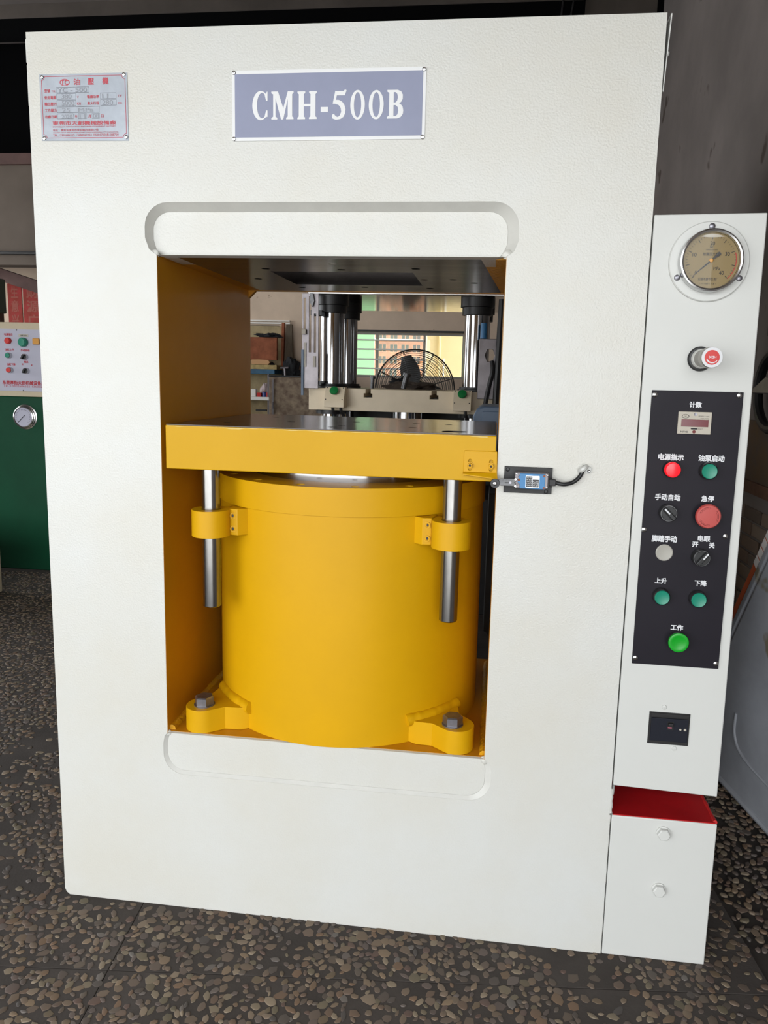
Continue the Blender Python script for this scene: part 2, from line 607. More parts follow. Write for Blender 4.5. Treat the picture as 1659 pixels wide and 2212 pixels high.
struct('trim_6', BX(1.47, 1.4995, 1.3, 3.6, 0.60, 0.655), mat('brown_rail', S(104, 70, 50), 0.7, var=0.3, vscale=10), smooth=False)
struct('trim_7', BX(1.485, 1.4995, 1.3, 5.4, 0.655, 0.93), mat('dark_dado', S(74, 66, 60), 0.8, var=0.3, vscale=6, var_col=S(98, 76, 52)), smooth=False)

# ------------------------------------------------------------------ floor: slabs and washed pebbles
TA = math.radians(5.9)
TR = Matrix.Rotation(TA, 4, 'Z')
T0 = Vector((-0.352, -0.178, 0))
TS = 1.20
tile_me = None
bmb = BX(0.0005, TS - 0.0005, 0.0005, TS - 0.0005, -0.02, 0.0)
bmesh.ops.bevel(bmb, geom=[e for e in bmb.edges if all(v.co.z > -0.01 for v in e.verts)], offset=0.0009, segments=1, affect='EDGES')
tile_me = bpy.data.meshes.new('floor_tile')
bmb.to_mesh(tile_me)
bmb.free()
tile_me.materials.append(M['mortar'])
for i in range(-6, 3):
    for j in range(-3, 6):
        p = T0 + TR.to_3x3() @ Vector((i * TS, j * TS, 0))
        c = T0 + TR.to_3x3() @ Vector(((i + .5) * TS, (j + .5) * TS, 0))
        if not (GX0 + 0.3 < c.x < GX1 - 0.3 and GY0 + 0.3 < c.y < 5.0):
            continue
        o = bpy.data.objects.new('floor_tile', tile_me)
        o.location = (p.x, p.y, 0)
        o.rotation_euler = (0, 0, TA)
        COL.objects.link(o)
        o.parent = floor

CR = cam.rotation_euler.to_matrix()


def px_of(p):
    q = CR.transposed() @ (Vector(p) - Vector(CAM_LOC))
    return 874.0 + F_PX * q.x / -q.z, 1070.9 - F_PX * q.y / -q.z, -q.z


def pebble_shape(rs):
    n = rs.choice((5, 6, 7, 8))
    out = []
    for i in range(n):
        a = 2 * PI * (i + rs.uniform(-0.25, 0.25)) / n
        rr = rs.uniform(0.80, 1.16)
        out.append((rr * math.cos(a), rr * math.sin(a)))
    return out


rs = random.Random(11)
SHAPES = [pebble_shape(rs) for _ in range(14)]


def pebble_geo(shape, L_, W_, H_):
    n = len(shape)
    vs = [(x * L_, y * W_, -0.002) for x, y in shape] + [(x * L_ * 0.96, y * W_ * 0.96, H_ * 0.6) for x, y in shape] + \
         [(x * L_ * 0.76, y * W_ * 0.76, H_ * 0.97) for x, y in shape] + [(0, 0, H_)]
    fs = []
    for r in range(2):
        for i in range(n):
            j = (i + 1) % n
            fs.append((r * n + i, r * n + j, (r + 1) * n + j, (r + 1) * n + i))
    for i in range(n):
        fs.append((2 * n + i, 2 * n + (i + 1) % n, 3 * n))
    return vs, fs


cell = 0.03
grid = {}
stones = []


def try_stone(x, y, r):
    cx, cy = int(math.floor(x / cell)), int(math.floor(y / cell))
    for a in range(cx - 1, cx + 2):
        for c in range(cy - 1, cy + 2):
            for (sx, sy, sr) in grid.get((a, c), ()):
                if (sx - x) ** 2 + (sy - y) ** 2 < (0.70 * (sr + r)) ** 2:
                    return False
    grid.setdefault((cx, cy), []).append((x, y, r))
    return True


REG = [(-0.95, 1.15, -0.75, 0.0, 19000), (-2.3, -0.55, -0.75, 2.35, 34000), (0.735, 1.46, 0.0, 1.7, 9000)]
for (xa, xb, ya, yb, n) in REG:
    for _ in range(n):
        x, y = rs.uniform(xa, xb), rs.uniform(ya, yb)
        q = TR.to_3x3().transposed() @ (Vector((x, y, 0)) - T0)
        fx, fy = (q.x / TS) % 1.0 * TS, (q.y / TS) % 1.0 * TS
        if min(fx, TS - fx, fy, TS - fy) < 0.005:
            continue
        bald = mnoise.noise(Vector((x * 5.5, y * 5.5, 3.3)))
        if bald < -0.30 and rs.random() < 0.82:
            continue
        L_ = rs.uniform(0.0060, 0.0130) * (1.1 if rs.random() < 0.3 else 0.92)
        W_ = L_ * rs.uniform(0.48, 0.92)
        if try_stone(x, y, (L_ + W_) / 2):
            stones.append((x, y, L_, W_, rs.uniform(0, PI), rs.choice(SHAPES), rs.uniform(0.0006, 0.0018)))

vis = []
for k, s in enumerate(stones):
    u, v, d = px_of((s[0], s[1], 0))
    hidden = (s[1] > -0.004 and -0.54 < s[0] < 0.735)
    if 0 < u < 1659 and 0 < v < 2212 and d > 0 and not hidden:
        vis.append((-(s[2] * s[3]) / d ** 3, k))
vis.sort()
single = set(k for _, k in vis[:300])
AV, AF = [], []
peb_meshes = {}
for k, (x, y, L_, W_, a, sh, H_) in enumerate(stones):
    if k in single:
        vs, fs = pebble_geo(sh, L_, W_, H_)
        key = (SHAPES.index(sh))
        if key not in peb_meshes:
            v0, f0 = pebble_geo(sh, 1, 1, 1)
            v0 = [(a_, b_, max(c_, -0.4)) for a_, b_, c_ in v0]
            me = bpy.data.meshes.new('pebble')
            me.from_pydata(v0, [], f0)
            me.polygons.foreach_set('use_smooth', [True] * len(me.polygons))
            me.materials.append(M['pebble'])
            peb_meshes[key] = me
        o = bpy.data.objects.new('pebble', peb_meshes[key])
        o.location = (x, y, 0)
        o.rotation_euler = (0, 0, a)
        o.scale = (L_, W_, H_)
        COL.objects.link(o)
        o.parent = floor
    else:
        vs, fs = pebble_geo(sh, L_, W_, H_)
        ca, sa = math.cos(a), math.sin(a)
        n0 = len(AV)
        AV += [(x + vx * ca - vy * sa, y + vx * sa + vy * ca, vz) for vx, vy, vz in vs]
        AF += [tuple(i + n0 for i in f) for f in fs]
me = bpy.data.meshes.new('pebbles')
me.from_pydata(AV, [], AF)
me.polygons.foreach_set('use_smooth', [True] * len(me.polygons))
me.materials.append(M['pebble'])
o = bpy.data.objects.new('pebbles', me)
COL.objects.link(o)
o.parent = floor
o['kind'] = 'stuff'

# ------------------------------------------------------------------ outdoors: yard in front, buildings behind the window
struct('ground_yard', BX(-14, 12, -16, OPEN_Y - 0.02, -0.3, -0.05), M['out_ground'], smooth=False)
struct('ground_alley', BX(-12, 10, 6.5, 16, -0.3, -0.05), M['out_ground'], smooth=False)

# ------------------------------------------------------------------ hydraulic press frame
PW, PH, PD = 0.5407, 1.65, 0.515
press = thing('hydraulic_press', 'big white hydraulic press frame with a tall opening and plates on its front', 'press', (0, 0.25, 0))
XL, XR, ZB, ZT = -0.311, 0.307, 0.375, 1.2765


def slot_low(xa, xb, zb, zt, r, step):
    return arc(xa + r, zb + r, r, 180, 270, 8) + arc(xb - r, zb + r, r, 270, 360, 8) + [(xb, zt - 0.022), (xb - step * 0.4, zt - 0.006), (xb - step, zt)] + \
        [(xa + step, zt), (xa + step * 0.4, zt - 0.006), (xa, zt - 0.022)]


def slot_up(xa, xb, zt, zb, r, step):
    return [(xa + step, zb), (xb - step, zb), (xb - step * 0.3, zb + 0.010), (xb, zb + 0.026)] + arc(xb - r, zt - r, r, 0, 90, 8) + \
        arc(xa + r, zt - r, r, 90, 180, 8) + [(xa, zb + 0.030), (xa + step * 0.35, zb + 0.010)]


lo_out = slot_low(-0.320, 0.3205, 0.2885, 0.3735, 0.042, 0.0085)
lo_in = slot_low(-0.3135, 0.3095, 0.2945, 0.3745, 0.036, 0.010)
up_out = slot_up(-0.332, 0.3255, 1.3665, 1.2770, 0.042, 0.020)
up_in = slot_up(-0.3245, 0.3075, 1.3540, 1.2755, 0.032, 0.019)
# front plate: hole = lower slot + opening + upper slot
hole = lo_out[:18 + 2] + [(XR, 0.3735), (XR, 1.2770)] + up_out[2:] + [(XL, 1.2770), (XL, 0.3735)] + lo_out[-2:]
outer = [(-PW + 0.010, 0.0), (PW, 0.0), (PW, PH), (-PW, PH), (-PW, 0.014), (-PW + 0.003, 0.006)]
ob('front_plate', poly(B(), outer, [hole], 0.0, 0.014), M['white'], press, smooth=False)
for xa, xb in ((-PW, XL - 0.003), (XR + 0.003, PW)):
    ob('side_column', BX(xa, xb, 0.104, PD - 0.014, 0.002, PH - 0.001), M['white'], press, bevel=0.002)
for xa in (-PW, PW - 0.004):
    ob('side_sheet', BX(xa, xa + 0.004, 0.0142, 0.1035, 0.002, PH - 0.001), M['white'], press)
ob('top_sheet', BX(-PW + .005, PW - .005, 0.0142, 0.1035, PH - 0.004, PH - 0.001), M['white'], press)
ob('top_beam', BX(XL - 0.002, XR + 0.002, 0.030, PD - 0.014, 1.42, PH - 0.001), M['white'], press)
ob('upper_beam', poly(B(), up_in, [], 0.018, 0.10), M['white'], press, bevel=0.002)
b = loft(B(), up_out, up_in, 0.0005, 0.0182)
ob('weld_fillet', b, M['weld'], press)
ob('lower_beam', poly(B(), lo_in, [], 0.0055, 0.05), M['white'], press, bevel=0.0015)
b = loft(B(), lo_out, lo_in, 0.0005, 0.0058)
ob('weld_fillet', b, M['weld'], press)
# lumps of weld where the beams meet the opening
for (x, z, r) in ((-0.3165, 1.2795, .008), (0.3085, 1.2815, .0085), (-0.3125, 0.371, .007), (0.3075, 0.369, .008)):
    b = B()
    bmesh.ops.create_icosphere(b, subdivisions=3, radius=r)
    for v in b.verts:
        v.co *= 1 + 0.25 * mnoise.noise(v.co * 160 + Vector((x * 50, 0, z * 20)))
        v.co.y *= 0.55
        v.co += Vector((x, 0.006, z))
    ob('weld_lump', b, M['white'], press)
ob('bottom_beam', BX(XL - 0.002, XR + 0.002, 0.051, PD - 0.014, 0.002, 0.374), M['white'], press)
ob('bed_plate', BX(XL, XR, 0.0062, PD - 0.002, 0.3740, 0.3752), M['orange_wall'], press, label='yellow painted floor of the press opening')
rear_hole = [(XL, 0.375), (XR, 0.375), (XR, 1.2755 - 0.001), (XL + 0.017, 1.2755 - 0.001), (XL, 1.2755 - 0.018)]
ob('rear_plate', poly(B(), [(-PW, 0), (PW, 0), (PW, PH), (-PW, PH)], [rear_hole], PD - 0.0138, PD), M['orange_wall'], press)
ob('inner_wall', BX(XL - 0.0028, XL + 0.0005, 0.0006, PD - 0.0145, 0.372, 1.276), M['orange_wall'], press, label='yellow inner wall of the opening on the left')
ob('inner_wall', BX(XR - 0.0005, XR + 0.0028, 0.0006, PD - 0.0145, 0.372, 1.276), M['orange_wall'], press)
# yellow corner strip over the opening and wedge on the right
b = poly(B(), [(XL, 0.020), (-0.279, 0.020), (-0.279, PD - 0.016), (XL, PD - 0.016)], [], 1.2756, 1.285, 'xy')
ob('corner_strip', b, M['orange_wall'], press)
b = poly(B(), [(0.264, 0.020), (XR, 0.020), (XR, PD - 0.016), (0.300, PD - 0.016)], [], 1.2756, 1.285, 'xy')
ob('corner_strip', b, M['yellow_rough'], press)
# weld beads along the foot of the walls
for x in (XL + 0.0015, XR - 0.0015):
    pts = [(x + random.uniform(-.0012, .0012), 0.012 + 0.012 * i, 0.3755 + random.uniform(-.001, .001)) for i in range(40)]
    ob('weld_bead', tube(B(), pts, [random.uniform(.0085, .0105) for _ in pts], 10), M['yellow_rough'], press)
# bolster plate (underside with holes and a recessed rectangle)
bh = [(-0.009, 0.079), (-0.007, 0.149), (0.139, 0.130), (0.1405, 0.280), (-0.156, 0.144), (-0.218, 0.290), (0.201, 0.275), (-0.159, 0.433), (-0.008, 0.415), (0.14, 0.421), (0.243, 0.324)]
bol_out = [(-0.279, 0.0185), (0.264, 0.0185), (0.300, PD - 0.016), (-0.279, PD - 0.016)]
rect = [(-0.157, 0.179), (0.128, 0.179), (0.128, 0.375), (-0.157, 0.375)]
holes = [circ(x, y, 0.0085, 12) for x, y in bh] + [rect]
bo = ob('bolster_plate', poly(B(), bol_out, holes, 1.2754, 1.300, 'xy'), M['steel_dark'], press, label='dark oiled steel plate with holes under the top beam')
ob('plate_backing', BX(-0.279, 0.262, 0.0185, PD - 0.016, 1.2995, 1.31), M['steel_dark'], press)
# thin side cover sheets that stand proud of the sides
b = B()
for (za, zb_, xa, xb) in ((1.535, 1.6505, 0.5425, 0.5475),):
    v = [b.verts.new(p) for p in ((xa, 0.004, za), (xa + .0016, 0.004, za), (xb + .0018, 0.004, zb_), (xb, 0.004, zb_), (xa, 0.42, za), (xa + .0016, 0.42, za), (xb + .0018, 0.42, zb_), (xb, 0.42, zb_))]
    for f in ((0, 1, 2, 3), (4, 7, 6, 5), (0, 4, 5, 1), (1, 5, 6, 2), (2, 6, 7, 3), (3, 7, 4, 0)):
        b.faces.new([v[i] for i in f])
ob('side_cover', b, M['white_smooth'], press)
b = lathe(B(), [(0, 0), (0.004, 0), (0.003, 0.0025), (0, 0.003)], (0.5475, 0.012, 1.594), (1, 0, 0), 12)
ob('cover_screw', b, M['white_smooth'], press)
ob('side_cover', BX(-0.5445, -0.5425, 0.004, 0.42, 1.602, 1.640), M['white_smooth'], press)
ob('side_cover', BX(-0.5440, -0.5425, 0.004, 0.42, 1.531, 1.598), M['white_smooth'], press)

# ---- model plate CMH-500B
mp = ob('model_plate', poly(B(), rrect(-0.1688, 0.1625, 1.4660, 1.5785, 0.003, 3), [], -0.0016, 0.0), M['nameink'], press, label='slate blue model plate with white border, reading CMH-500B')
ob('plate_field', BX(-0.1640, 0.1575, -0.0019, -0.0014, 1.4715, 1.5728), M['slate'], mp, smooth=False, label='slate blue field')


def E(cx, cy, rx, ry, a0, a1, n=20):
    return arc(cx, cy, rx, a0, a1, n, ry)


GL = {
    'C': [E(.55, .5, .55, .5, 52, 308, 26) + [(1, .11), (1, .33), (.90, .33)] + E(.64, .5, .33, .435, 300, 60, 24) + [(.90, .66), (1, .66), (1, .97), (.95, .97)]],
    'M': [[(0, 0), (.27, 0), (.27, .06), (.19, .10), (.19, .74), (.44, 0), (.54, 0), (.74, .72), (.74, .10), (.67, .06), (.67, 0), (1, 0), (1, .06), (.94, .10),
           (.94, .90), (1, .94), (1, 1), (.74, 1), (.54, .40), (.30, 1), (0, 1), (0, .94), (.08, .90), (.08, .10), (0, .06)]],
    'H': [[(0, 0), (.40, 0), (.40, .06), (.33, .10), (.33, .46), (.67, .46), (.67, .10), (.60, .06), (.60, 0), (1, 0), (1, .06), (.93, .10), (.93, .90), (1, .94), (1, 1),
           (.60, 1), (.60, .94), (.67, .90), (.67, .55), (.33, .55), (.33, .90), (.40, .94), (.40, 1), (0, 1), (0, .94), (.07, .90), (.07, .10), (0, .06)]],
    '-': [[(0, 0), (1, 0), (1, 1), (0, 1)]],
    '5': [[(.05, .53), (.22, .955), (.30, .945), (.78, .945), (.90, 1), (1, .97), (.88, .80), (.33, .80), (.27, .655), (.48, .65), (.70, .59), (.86, .48), (.94, .34), (.92, .20), (.80, .08),
           (.58, .01), (.28, -.01), (.06, .03), (0, .10), (.05, .17), (.15, .18), (.28, .10), (.42, .08), (.56, .14), (.64, .26), (.60, .39), (.46, .48), (.25, .52)]],
    '0': [E(.5, .5, .5, .5, 0, 351, 39), E(.5, .5, .25, .425, 0, 348, 29)],
    'B': [[(0, 0), (.62, 0), (.85, .05), (.98, .16), (1, .28), (.95, .41), (.84, .49), (.74, .52), (.86, .58), (.95, .68), (.95, .83), (.84, .95), (.62, 1), (0, 1), (0, .94), (.12, .90),
           (.12, .10), (0, .06)],
          [(.40, .08), (.52, .08), (.64, .14), (.69, .27), (.65, .40), (.53, .465), (.40, .47)], [(.40, .555), (.50, .555), (.61, .62), (.65, .74), (.61, .86), (.50, .92), (.40, .92)]],
}
for ch, x0, z0, x1, z1 in (('C', -.1332, 1.4991, -.1065, 1.5455), ('M', -.0999, 1.4998, -.0614, 1.5442), ('H', -.0546, 1.4996, -.0212, 1.5436), ('-', -.0144, 1.5104, -.0019, 1.5184),
                           ('5', .0048, 1.4985, .0295, 1.5455), ('0', .0361, 1.4978, .0608, 1.5441), ('0', .0674, 1.4978, .0926, 1.5435), ('B', .0984, 1.4986, .1258, 1.5432)):
    loops = [[(x0 + (x1 - x0) * a, z0 + (z1 - z0) * c) for a, c in l] for l in GL[ch]]
    ob('letter', poly(B(), loops[0], loops[1:], -0.0024, -0.0018), M['nameink'], mp, smooth=False)


def rivet(x, z, parent, y=-0.0016, r=0.0036, m='bright', name='rivet'):
    b = lathe(B(), [(r, 0), (r, 0.0008), (r * 0.8, 0.0017), (r * 0.35, 0.0019), (r * 0.3, 0.0012), (0, 0.0011)], (x, y, z), (0, -1, 0), 16)
    return ob(name, b, M[m], parent)


for x, z in ((-0.1655, 1.5754), (0.1587, 1.5745), (-0.1660, 1.4695), (0.1588, 1.4692)):
    rivet(x, z, mp)

# ---- data plate with red print
dp = ob('data_plate', poly(B(), [(-0.5185, 1.4705), (-0.3570, 1.4690), (-0.3565, 1.5800), (-0.5185, 1.5802)], [], -0.0012, 0.0), M['plate'], press, label='shiny metal data plate printed in red')
X0, X1, Z0, Z1 = -0.5145, -0.3605, 1.4748, 1.5762


def frame_path():
    r = 0.006
    P = []
    P += [(X0 + r, Z1)] + [(X1 - r, Z1)] + arc(X1, Z1, r, 180, 270, 5) + [(X1, Z0 + r)] + arc(X1, Z0, r, 90, 180, 5) + [(X0 + r, Z0)] + arc(X0, Z0, r, 0, 90, 5) + [(X0, Z1 - r)] + arc(X0, Z1, r, 270, 360, 5)
    return P


b = tube(B(), [(x, -0.0012, z) for x, z in frame_path()], 0.00055, 5, closed=True)
ob('border_line', b, M['redink'], dp)
DX, DZ = (X1 - X0) / 1270.0, (Z1 - Z0) / 910.0


def dpx(u, v):     # coordinates inside the plate drawing: u 0..1270, v 0..910 downwards
    return X0 + u * DX, Z1 - v * DZ


def dtext(body, u0, v0, u1, v1, m='redink', bold=0.0):
    l, t = dpx(u0, v0)
    r, b_ = dpx(u1, v1)
    text(body, l, b_, r, t, -0.0016, dp, M[m], bold=bold)


b = lathe(B(), [(0.0092, -0.0002), (0.0092, 0.0003), (0.0078, 0.0003), (0.0078, -0.0002)], (*dpx(355, 90)[:1], -0.0012, dpx(355, 90)[1]), (0, -1, 0), 28)
for v in b.verts:
    v.co.z = dpx(355, 90)[1] + (v.co.z - dpx(355, 90)[1]) * 0.62
ob('emblem_ring', b, M['redink'], dp)
dtext('TC', 300, 55, 410, 125, bold=.02)
dtext('油', 495, 40, 590, 130, bold=.015)
dtext('壓', 710, 35, 800, 130, bold=.015)
dtext('機', 930, 30, 1020, 130, bold=.015)
for body, u0, v0, u1, v1 in (('型號', 40, 185, 125, 235), ('使用電壓', 35, 285, 215, 335), ('輸出壓力', 35, 380, 215, 430), ('工作壓力', 35, 475, 215, 525), ('出廠日期', 35, 570, 215, 615),
                             ('電機功率', 690, 285, 870, 330), ('最大行程', 690, 380, 870, 425), ('年', 495, 572, 530, 612), ('月', 700, 572, 735, 612), ('日', 895, 572, 930, 612)):
    dtext(body, u0, v0, u1, v1, bold=.012)
for body, u0, v0, u1, v1 in (('TYPE', 150, 205, 205, 235), ('V', 535, 290, 560, 325), ('KN', 535, 385, 590, 425), ('KW', 1155, 285, 1215, 325), ('mm', 1155, 395, 1215, 420)):
    dtext(body, u0, v0, u1, v1, 'redink')
for body, u0, v0, u1, v1 in (('YC - 500', 240, 170, 690, 235), ('380', 300, 265, 450, 330), ('11', 920, 270, 1010, 330), ('5000', 300, 360, 490, 430), ('280', 920, 360, 1080, 430), ('25', 300, 465, 420, 530),
                             ('MPa', 545, 470, 780, 525), ('2020', 290, 565, 450, 620), ('11', 560, 560, 650, 620), ('08', 770, 560, 860, 620)):
    dtext(body, u0, v0, u1, v1, 'greyink', bold=.01)
dtext('東莞市天創機械設備廠', 145, 660, 1115, 720, bold=.015)
dtext('DONGGUAN TIANCHUANG MACHINERY EQUIPMENT FACTORY', 145, 735, 1110, 757)
dtext('地址：廣東省東莞市厚街鎮西環路37號', 145, 775, 845, 812)
dtext('ADDRESS: NO.37 XIHUAN ROAD HOUJIE TOWN DONGGUAN CITY GUANGDONG', 145, 822, 1150, 842)
dtext('TEL:13302606525 13600261903  FAX:0769-81288720', 145, 852, 1150, 888)
for (u0, v0, u1, v1) in ((225, 160, 720, 240), (225, 255, 515, 338), (225, 352, 515, 436), (225, 450, 870, 535), (225, 552, 470, 625), (545, 552, 670, 625), (755, 552, 870, 625), (890, 255, 1130, 338), (890, 352, 1130, 436)):
    l, t = dpx(u0, v0)
    r, b_ = dpx(u1, v1)
    ob('data_field', tube(B(), [(l, -0.0012, b_), (r, -0.0012, b_), (r, -0.0012, t), (l, -0.0012, t)], 0.0003, 4, closed=True), M['greyink'], dp)
for x, z in ((X0 + 0.0012, Z1 - 0.0008), (X1 - 0.0016, Z1 + 0.0008), (X0 + 0.0012, Z0 - 0.0003), (X1 - 0.0003, Z0)):
    rivet(x, z, dp, -0.0012, 0.0034)

# ------------------------------------------------------------------ hydraulic cylinder
CX, CY, CR_ = 0.0, 0.2735, 0.2815
cy_t = thing('hydraulic_cylinder', 'large round yellow hydraulic cylinder standing on bolted feet inside the press opening', 'cylinder', (CX, CY, 0.3752))
b = lathe(B(), [(0, 0.0), (CR_, 0.0), (CR_, 0.4448), (0, 0.4448)], (CX, CY, 0.3754), (0, 0, 1), 128)
ob('barrel', b, M['yellow'], cy_t)
hf = [circ(CX + 0.262 * math.cos(a), CY + 0.262 * math.sin(a), 0.0085, 12) for a in [math.radians(-90 + 11.25 + 22.5 * k) for k in range(16)]]
b = poly(B(), circ(CX, CY, 0.2850, 128), hf, 0.8208, 0.8735, 'xy')
ob('flange', b, M['yellow'], cy_t, bevel=0.0015, seg=1)
b = lathe(B(), [(0, 0), (0.245, 0), (0.245, 0.002), (0, 0.002)], (CX, CY, 0.8650), (0, 0, 1), 64)
ob('seal_ring', b, M['yellow'], cy_t)
b = lathe(B(), [(0, 0), (0.212, 0), (0.212, 0.0215), (0, 0.0215)], (CX, CY, 0.8735), (0, 0, 1), 96)
ob('ram', b, M['chrome'], cy_t, label='polished steel ram under the yellow platen')
for sx in (-1, 1):
    d = Vector((sx * 0.250, 0.038 - CY, 0)).normalized()
    n_ = Vector((-d.y, d.x, 0))
    c0 = Vector((CX, CY, 0))
    R_ = 0.345

    def PT(r, s):
        p = c0 + d * r + n_ * s
        return (p.x, p.y)
    lug = [PT(0.262, -0.062), PT(0.292, -0.056), PT(0.316, -0.036)]
    ang0 = math.degrees(math.atan2(d.y, d.x))
    cc = c0 + d * R_
    lug += [(cc.x + 0.034 * math.cos(math.radians(ang0 + t)), cc.y + 0.034 * math.sin(math.radians(ang0 + t))) for t in range(-90, 91, 12)]
    lug += [PT(0.316, 0.036), PT(0.292, 0.056), PT(0.262, 0.062)]
    foot = ob('foot', poly(B(), lug, [], 0.3756, 0.4215, 'xy'), M['yellow'], cy_t, bevel=0.004)
    # weld fillet between foot and barrel
    pts = []
    for k in range(24):
        s = -0.066 + 0.132 * k / 23
        a = s / 0.2815
        rr = 0.2812
        q = c0 + (d * math.cos(a) + n_ * math.sin(a)) * rr
        pts.append((q.x, q.y, 0.4205 + random.uniform(-.0006, .0006)))
    ob('foot_weld', tube(B(), pts, [random.uniform(.0115, .0130) for _ in pts], 12), M['yellow'], foot)
    bx, by = (-0.2490, 0.036) if sx < 0 else (0.2440, 0.034)
    b = B()
    lathe(b, [(0, 0), (0.0205, 0), (0.0205, 0.002), (0, 0.002)], (bx, by, 0.4216), (0, 0, 1), 20)
    b2 = lathe(b, [(0, 0.002), (0.0192, 0.002), (0.0192, 0.0165), (0.0165, 0.0185), (0, 0.0185)], (bx, by, 0.4216), (0, 0, 1), 6)
    ob('hex_bolt', b, M['bolt'], foot, smooth=False, label='grey hexagon bolt')
# guide brackets clamped on the barrel
for sx in (-1, 1):
    gx, gy = (0.2285 if sx > 0 else -0.2262), 0.025
    ring = [(gx + 0.0360 * math.cos(2 * PI * i / 40), gy + 0.0360 * math.sin(2 * PI * i / 40)) for i in range(40)]
    inner = circ(gx, gy, 0.0182, 28)
    br = ob('guide_bracket', poly(B(), ring, [inner], 0.768, 0.8185, 'xy'), M['yellow'], cy_t, bevel=0.0012)
    # web joining ring to pad, and the pad on the barrel with two sunk bolts
    px_, py_ = sx * 0.182, 0.0475
    web = [(gx - sx * 0.0205, gy - 0.0290), (gx - sx * 0.030, gy - 0.012), (sx * 0.1915, 0.030), (sx * 0.1905, 0.070), (sx * 0.203, 0.078), (gx - sx * 0.0205, gy + 0.030)]
    ob('bracket_web', poly(B(), web, [], 0.772, 0.8175, 'xy'), M['yellow_rough'], br)
    pad = [(sx * 0.1925, 0.030), (sx * 0.1760, 0.0275), (sx * 0.1590, 0.0430), (sx * 0.170, 0.062), (sx * 0.200, 0.076)]
    ob('bracket_pad', poly(B(), pad, [], 0.7690, 0.8195, 'xy'), M['yellow'], br, bevel=0.0012)
    for z in (0.7815, 0.8065):
        nrm = Vector((sx * -0.15, -1, 0)).normalized()
        o0 = Vector((sx * 0.1842, 0.0288, z))
        b = lathe(B(), [(0.0062, -0.001), (0.0062, 0.0014), (0.0042, 0.0014), (0.0036, -0.0005), (0, -0.0005)], o0, nrm, 16)
        ob('socket_bolt', b, M['yellow'], br)
        b = lathe(B(), [(0, 0), (0.0032, 0), (0, 0.0002)], o0 + nrm * 0.0002, nrm, 6)
        ob('bolt_socket', b, M['black_paint'], br)

# ------------------------------------------------------------------ moving platen with guide rods
plt = thing('moving_platen', 'yellow lifting table with dark steel top and two guide rods above the cylinder', 'platen', (0, 0.25, 0.8952))
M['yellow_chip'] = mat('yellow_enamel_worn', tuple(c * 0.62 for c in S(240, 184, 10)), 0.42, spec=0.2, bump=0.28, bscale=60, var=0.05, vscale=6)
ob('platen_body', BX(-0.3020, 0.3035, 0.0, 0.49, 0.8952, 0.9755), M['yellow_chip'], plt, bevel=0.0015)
# chipped, bare edge along the top front
b = B()
rs2 = random.Random(5)
n = 90
top = [(-0.298 + 0.586 * i / n, 0.9746) for i in range(n + 1)]
bot = [(x, 0.9746 - max(0.0004, 0.0014 + 0.0036 * mnoise.noise(Vector((x * 28, 1.7, 0))) + 0.0016 * mnoise.noise(Vector((x * 110, 4, 0))))) for x, _ in top]
for i in range(n):
    v = [b.verts.new((q[0], -0.00025, q[1])) for q in (top[i], top[i + 1], bot[i + 1], bot[i])]
    b.faces.new(v)
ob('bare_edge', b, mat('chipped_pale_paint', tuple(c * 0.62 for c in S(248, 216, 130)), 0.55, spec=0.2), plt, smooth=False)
ph_ = [(0.005, 0.269), (0.002, 0.127), (-0.004, 0.068), (-0.033, 0.45), (0.089, 0.376), (0.141, 0.133), (0.132, 0.287), (0.201, 0.284), (0.215, 0.45), (-0.12, 0.20), (-0.2, 0.36), (-0.22, 0.10)]
holes = [circ(x, y, 0.0085, 12) for x, y in ph_] + [circ(0.227, 0.056, 0.024, 20)]
ob('steel_top', poly(B(), [(-0.3005, 0.0012), (0.3020, 0.0012), (0.3020, 0.4885), (-0.3005, 0.4885)], holes, 0.9756, 0.9775, 'xy'), M['steel_dark'], plt, label='dark scored steel top plate with bolt holes')
ob('hole_dark_sheet', BX(-0.3005, 0.3020, 0.003, 0.4885, 0.97551, 0.97562), M['black_paint'], plt)  # black sheet under the shallow holes stands in for their dark depth
for sx in (-1, 1):
    b = lathe(B(), [(0, 0), (0.0155, 0), (0.0170, 0.0018), (0.0170, 0.2660), (0, 0.2660)], (sx * 0.2285 if sx > 0 else -0.2262, 0.025, 0.6292), (0, 0, 1), 40)
    ob('guide_rod', b, M['rod'], plt, label='bare steel guide rod')
# slotted striker bracket
sl = lambda x: arc(x, 0.9310, 0.0031, 0, 180, 6) + arc(x, 0.9168, 0.0031, 180, 360, 6)
bk = ob('striker_bracket', poly(B(), [(0.2478, 0.9085), (0.3068, 0.9090), (0.3058, 0.9490), (0.2481, 0.9487)], [sl(0.2592), sl(0.2960)], -0.0045, -0.0002), M['yellow'], plt, bevel=0.0008)
b = B()
v = [b.verts.new(p) for p in ((0.2478, -0.0002, 0.9085), (0.3068, -0.0002, 0.9090), (0.3068, -0.0045, 0.9120), (0.2478, -0.0045, 0.9120),
                              (0.2478, -0.0002, 0.9050), (0.3080, -0.0002, 0.8990), (0.3080, -0.0170, 0.9015), (0.2478, -0.0170, 0.9075), (0.3080, -0.0170, 0.9030), (0.2478, -0.0170, 0.9092))]
for f in ((0, 1, 5, 4), (4, 5, 6, 7), (7, 6, 8, 9), (9, 8, 2, 3), (0, 3, 2, 1)):
    b.faces.new([v[i] for i in f])
b.faces.new([v[i] for i in (0, 4, 7, 9, 3)])
b.faces.new([v[i] for i in (1, 2, 8, 6, 5)])
ob('striker_lip', b, M['yellow'], bk, smooth=False)
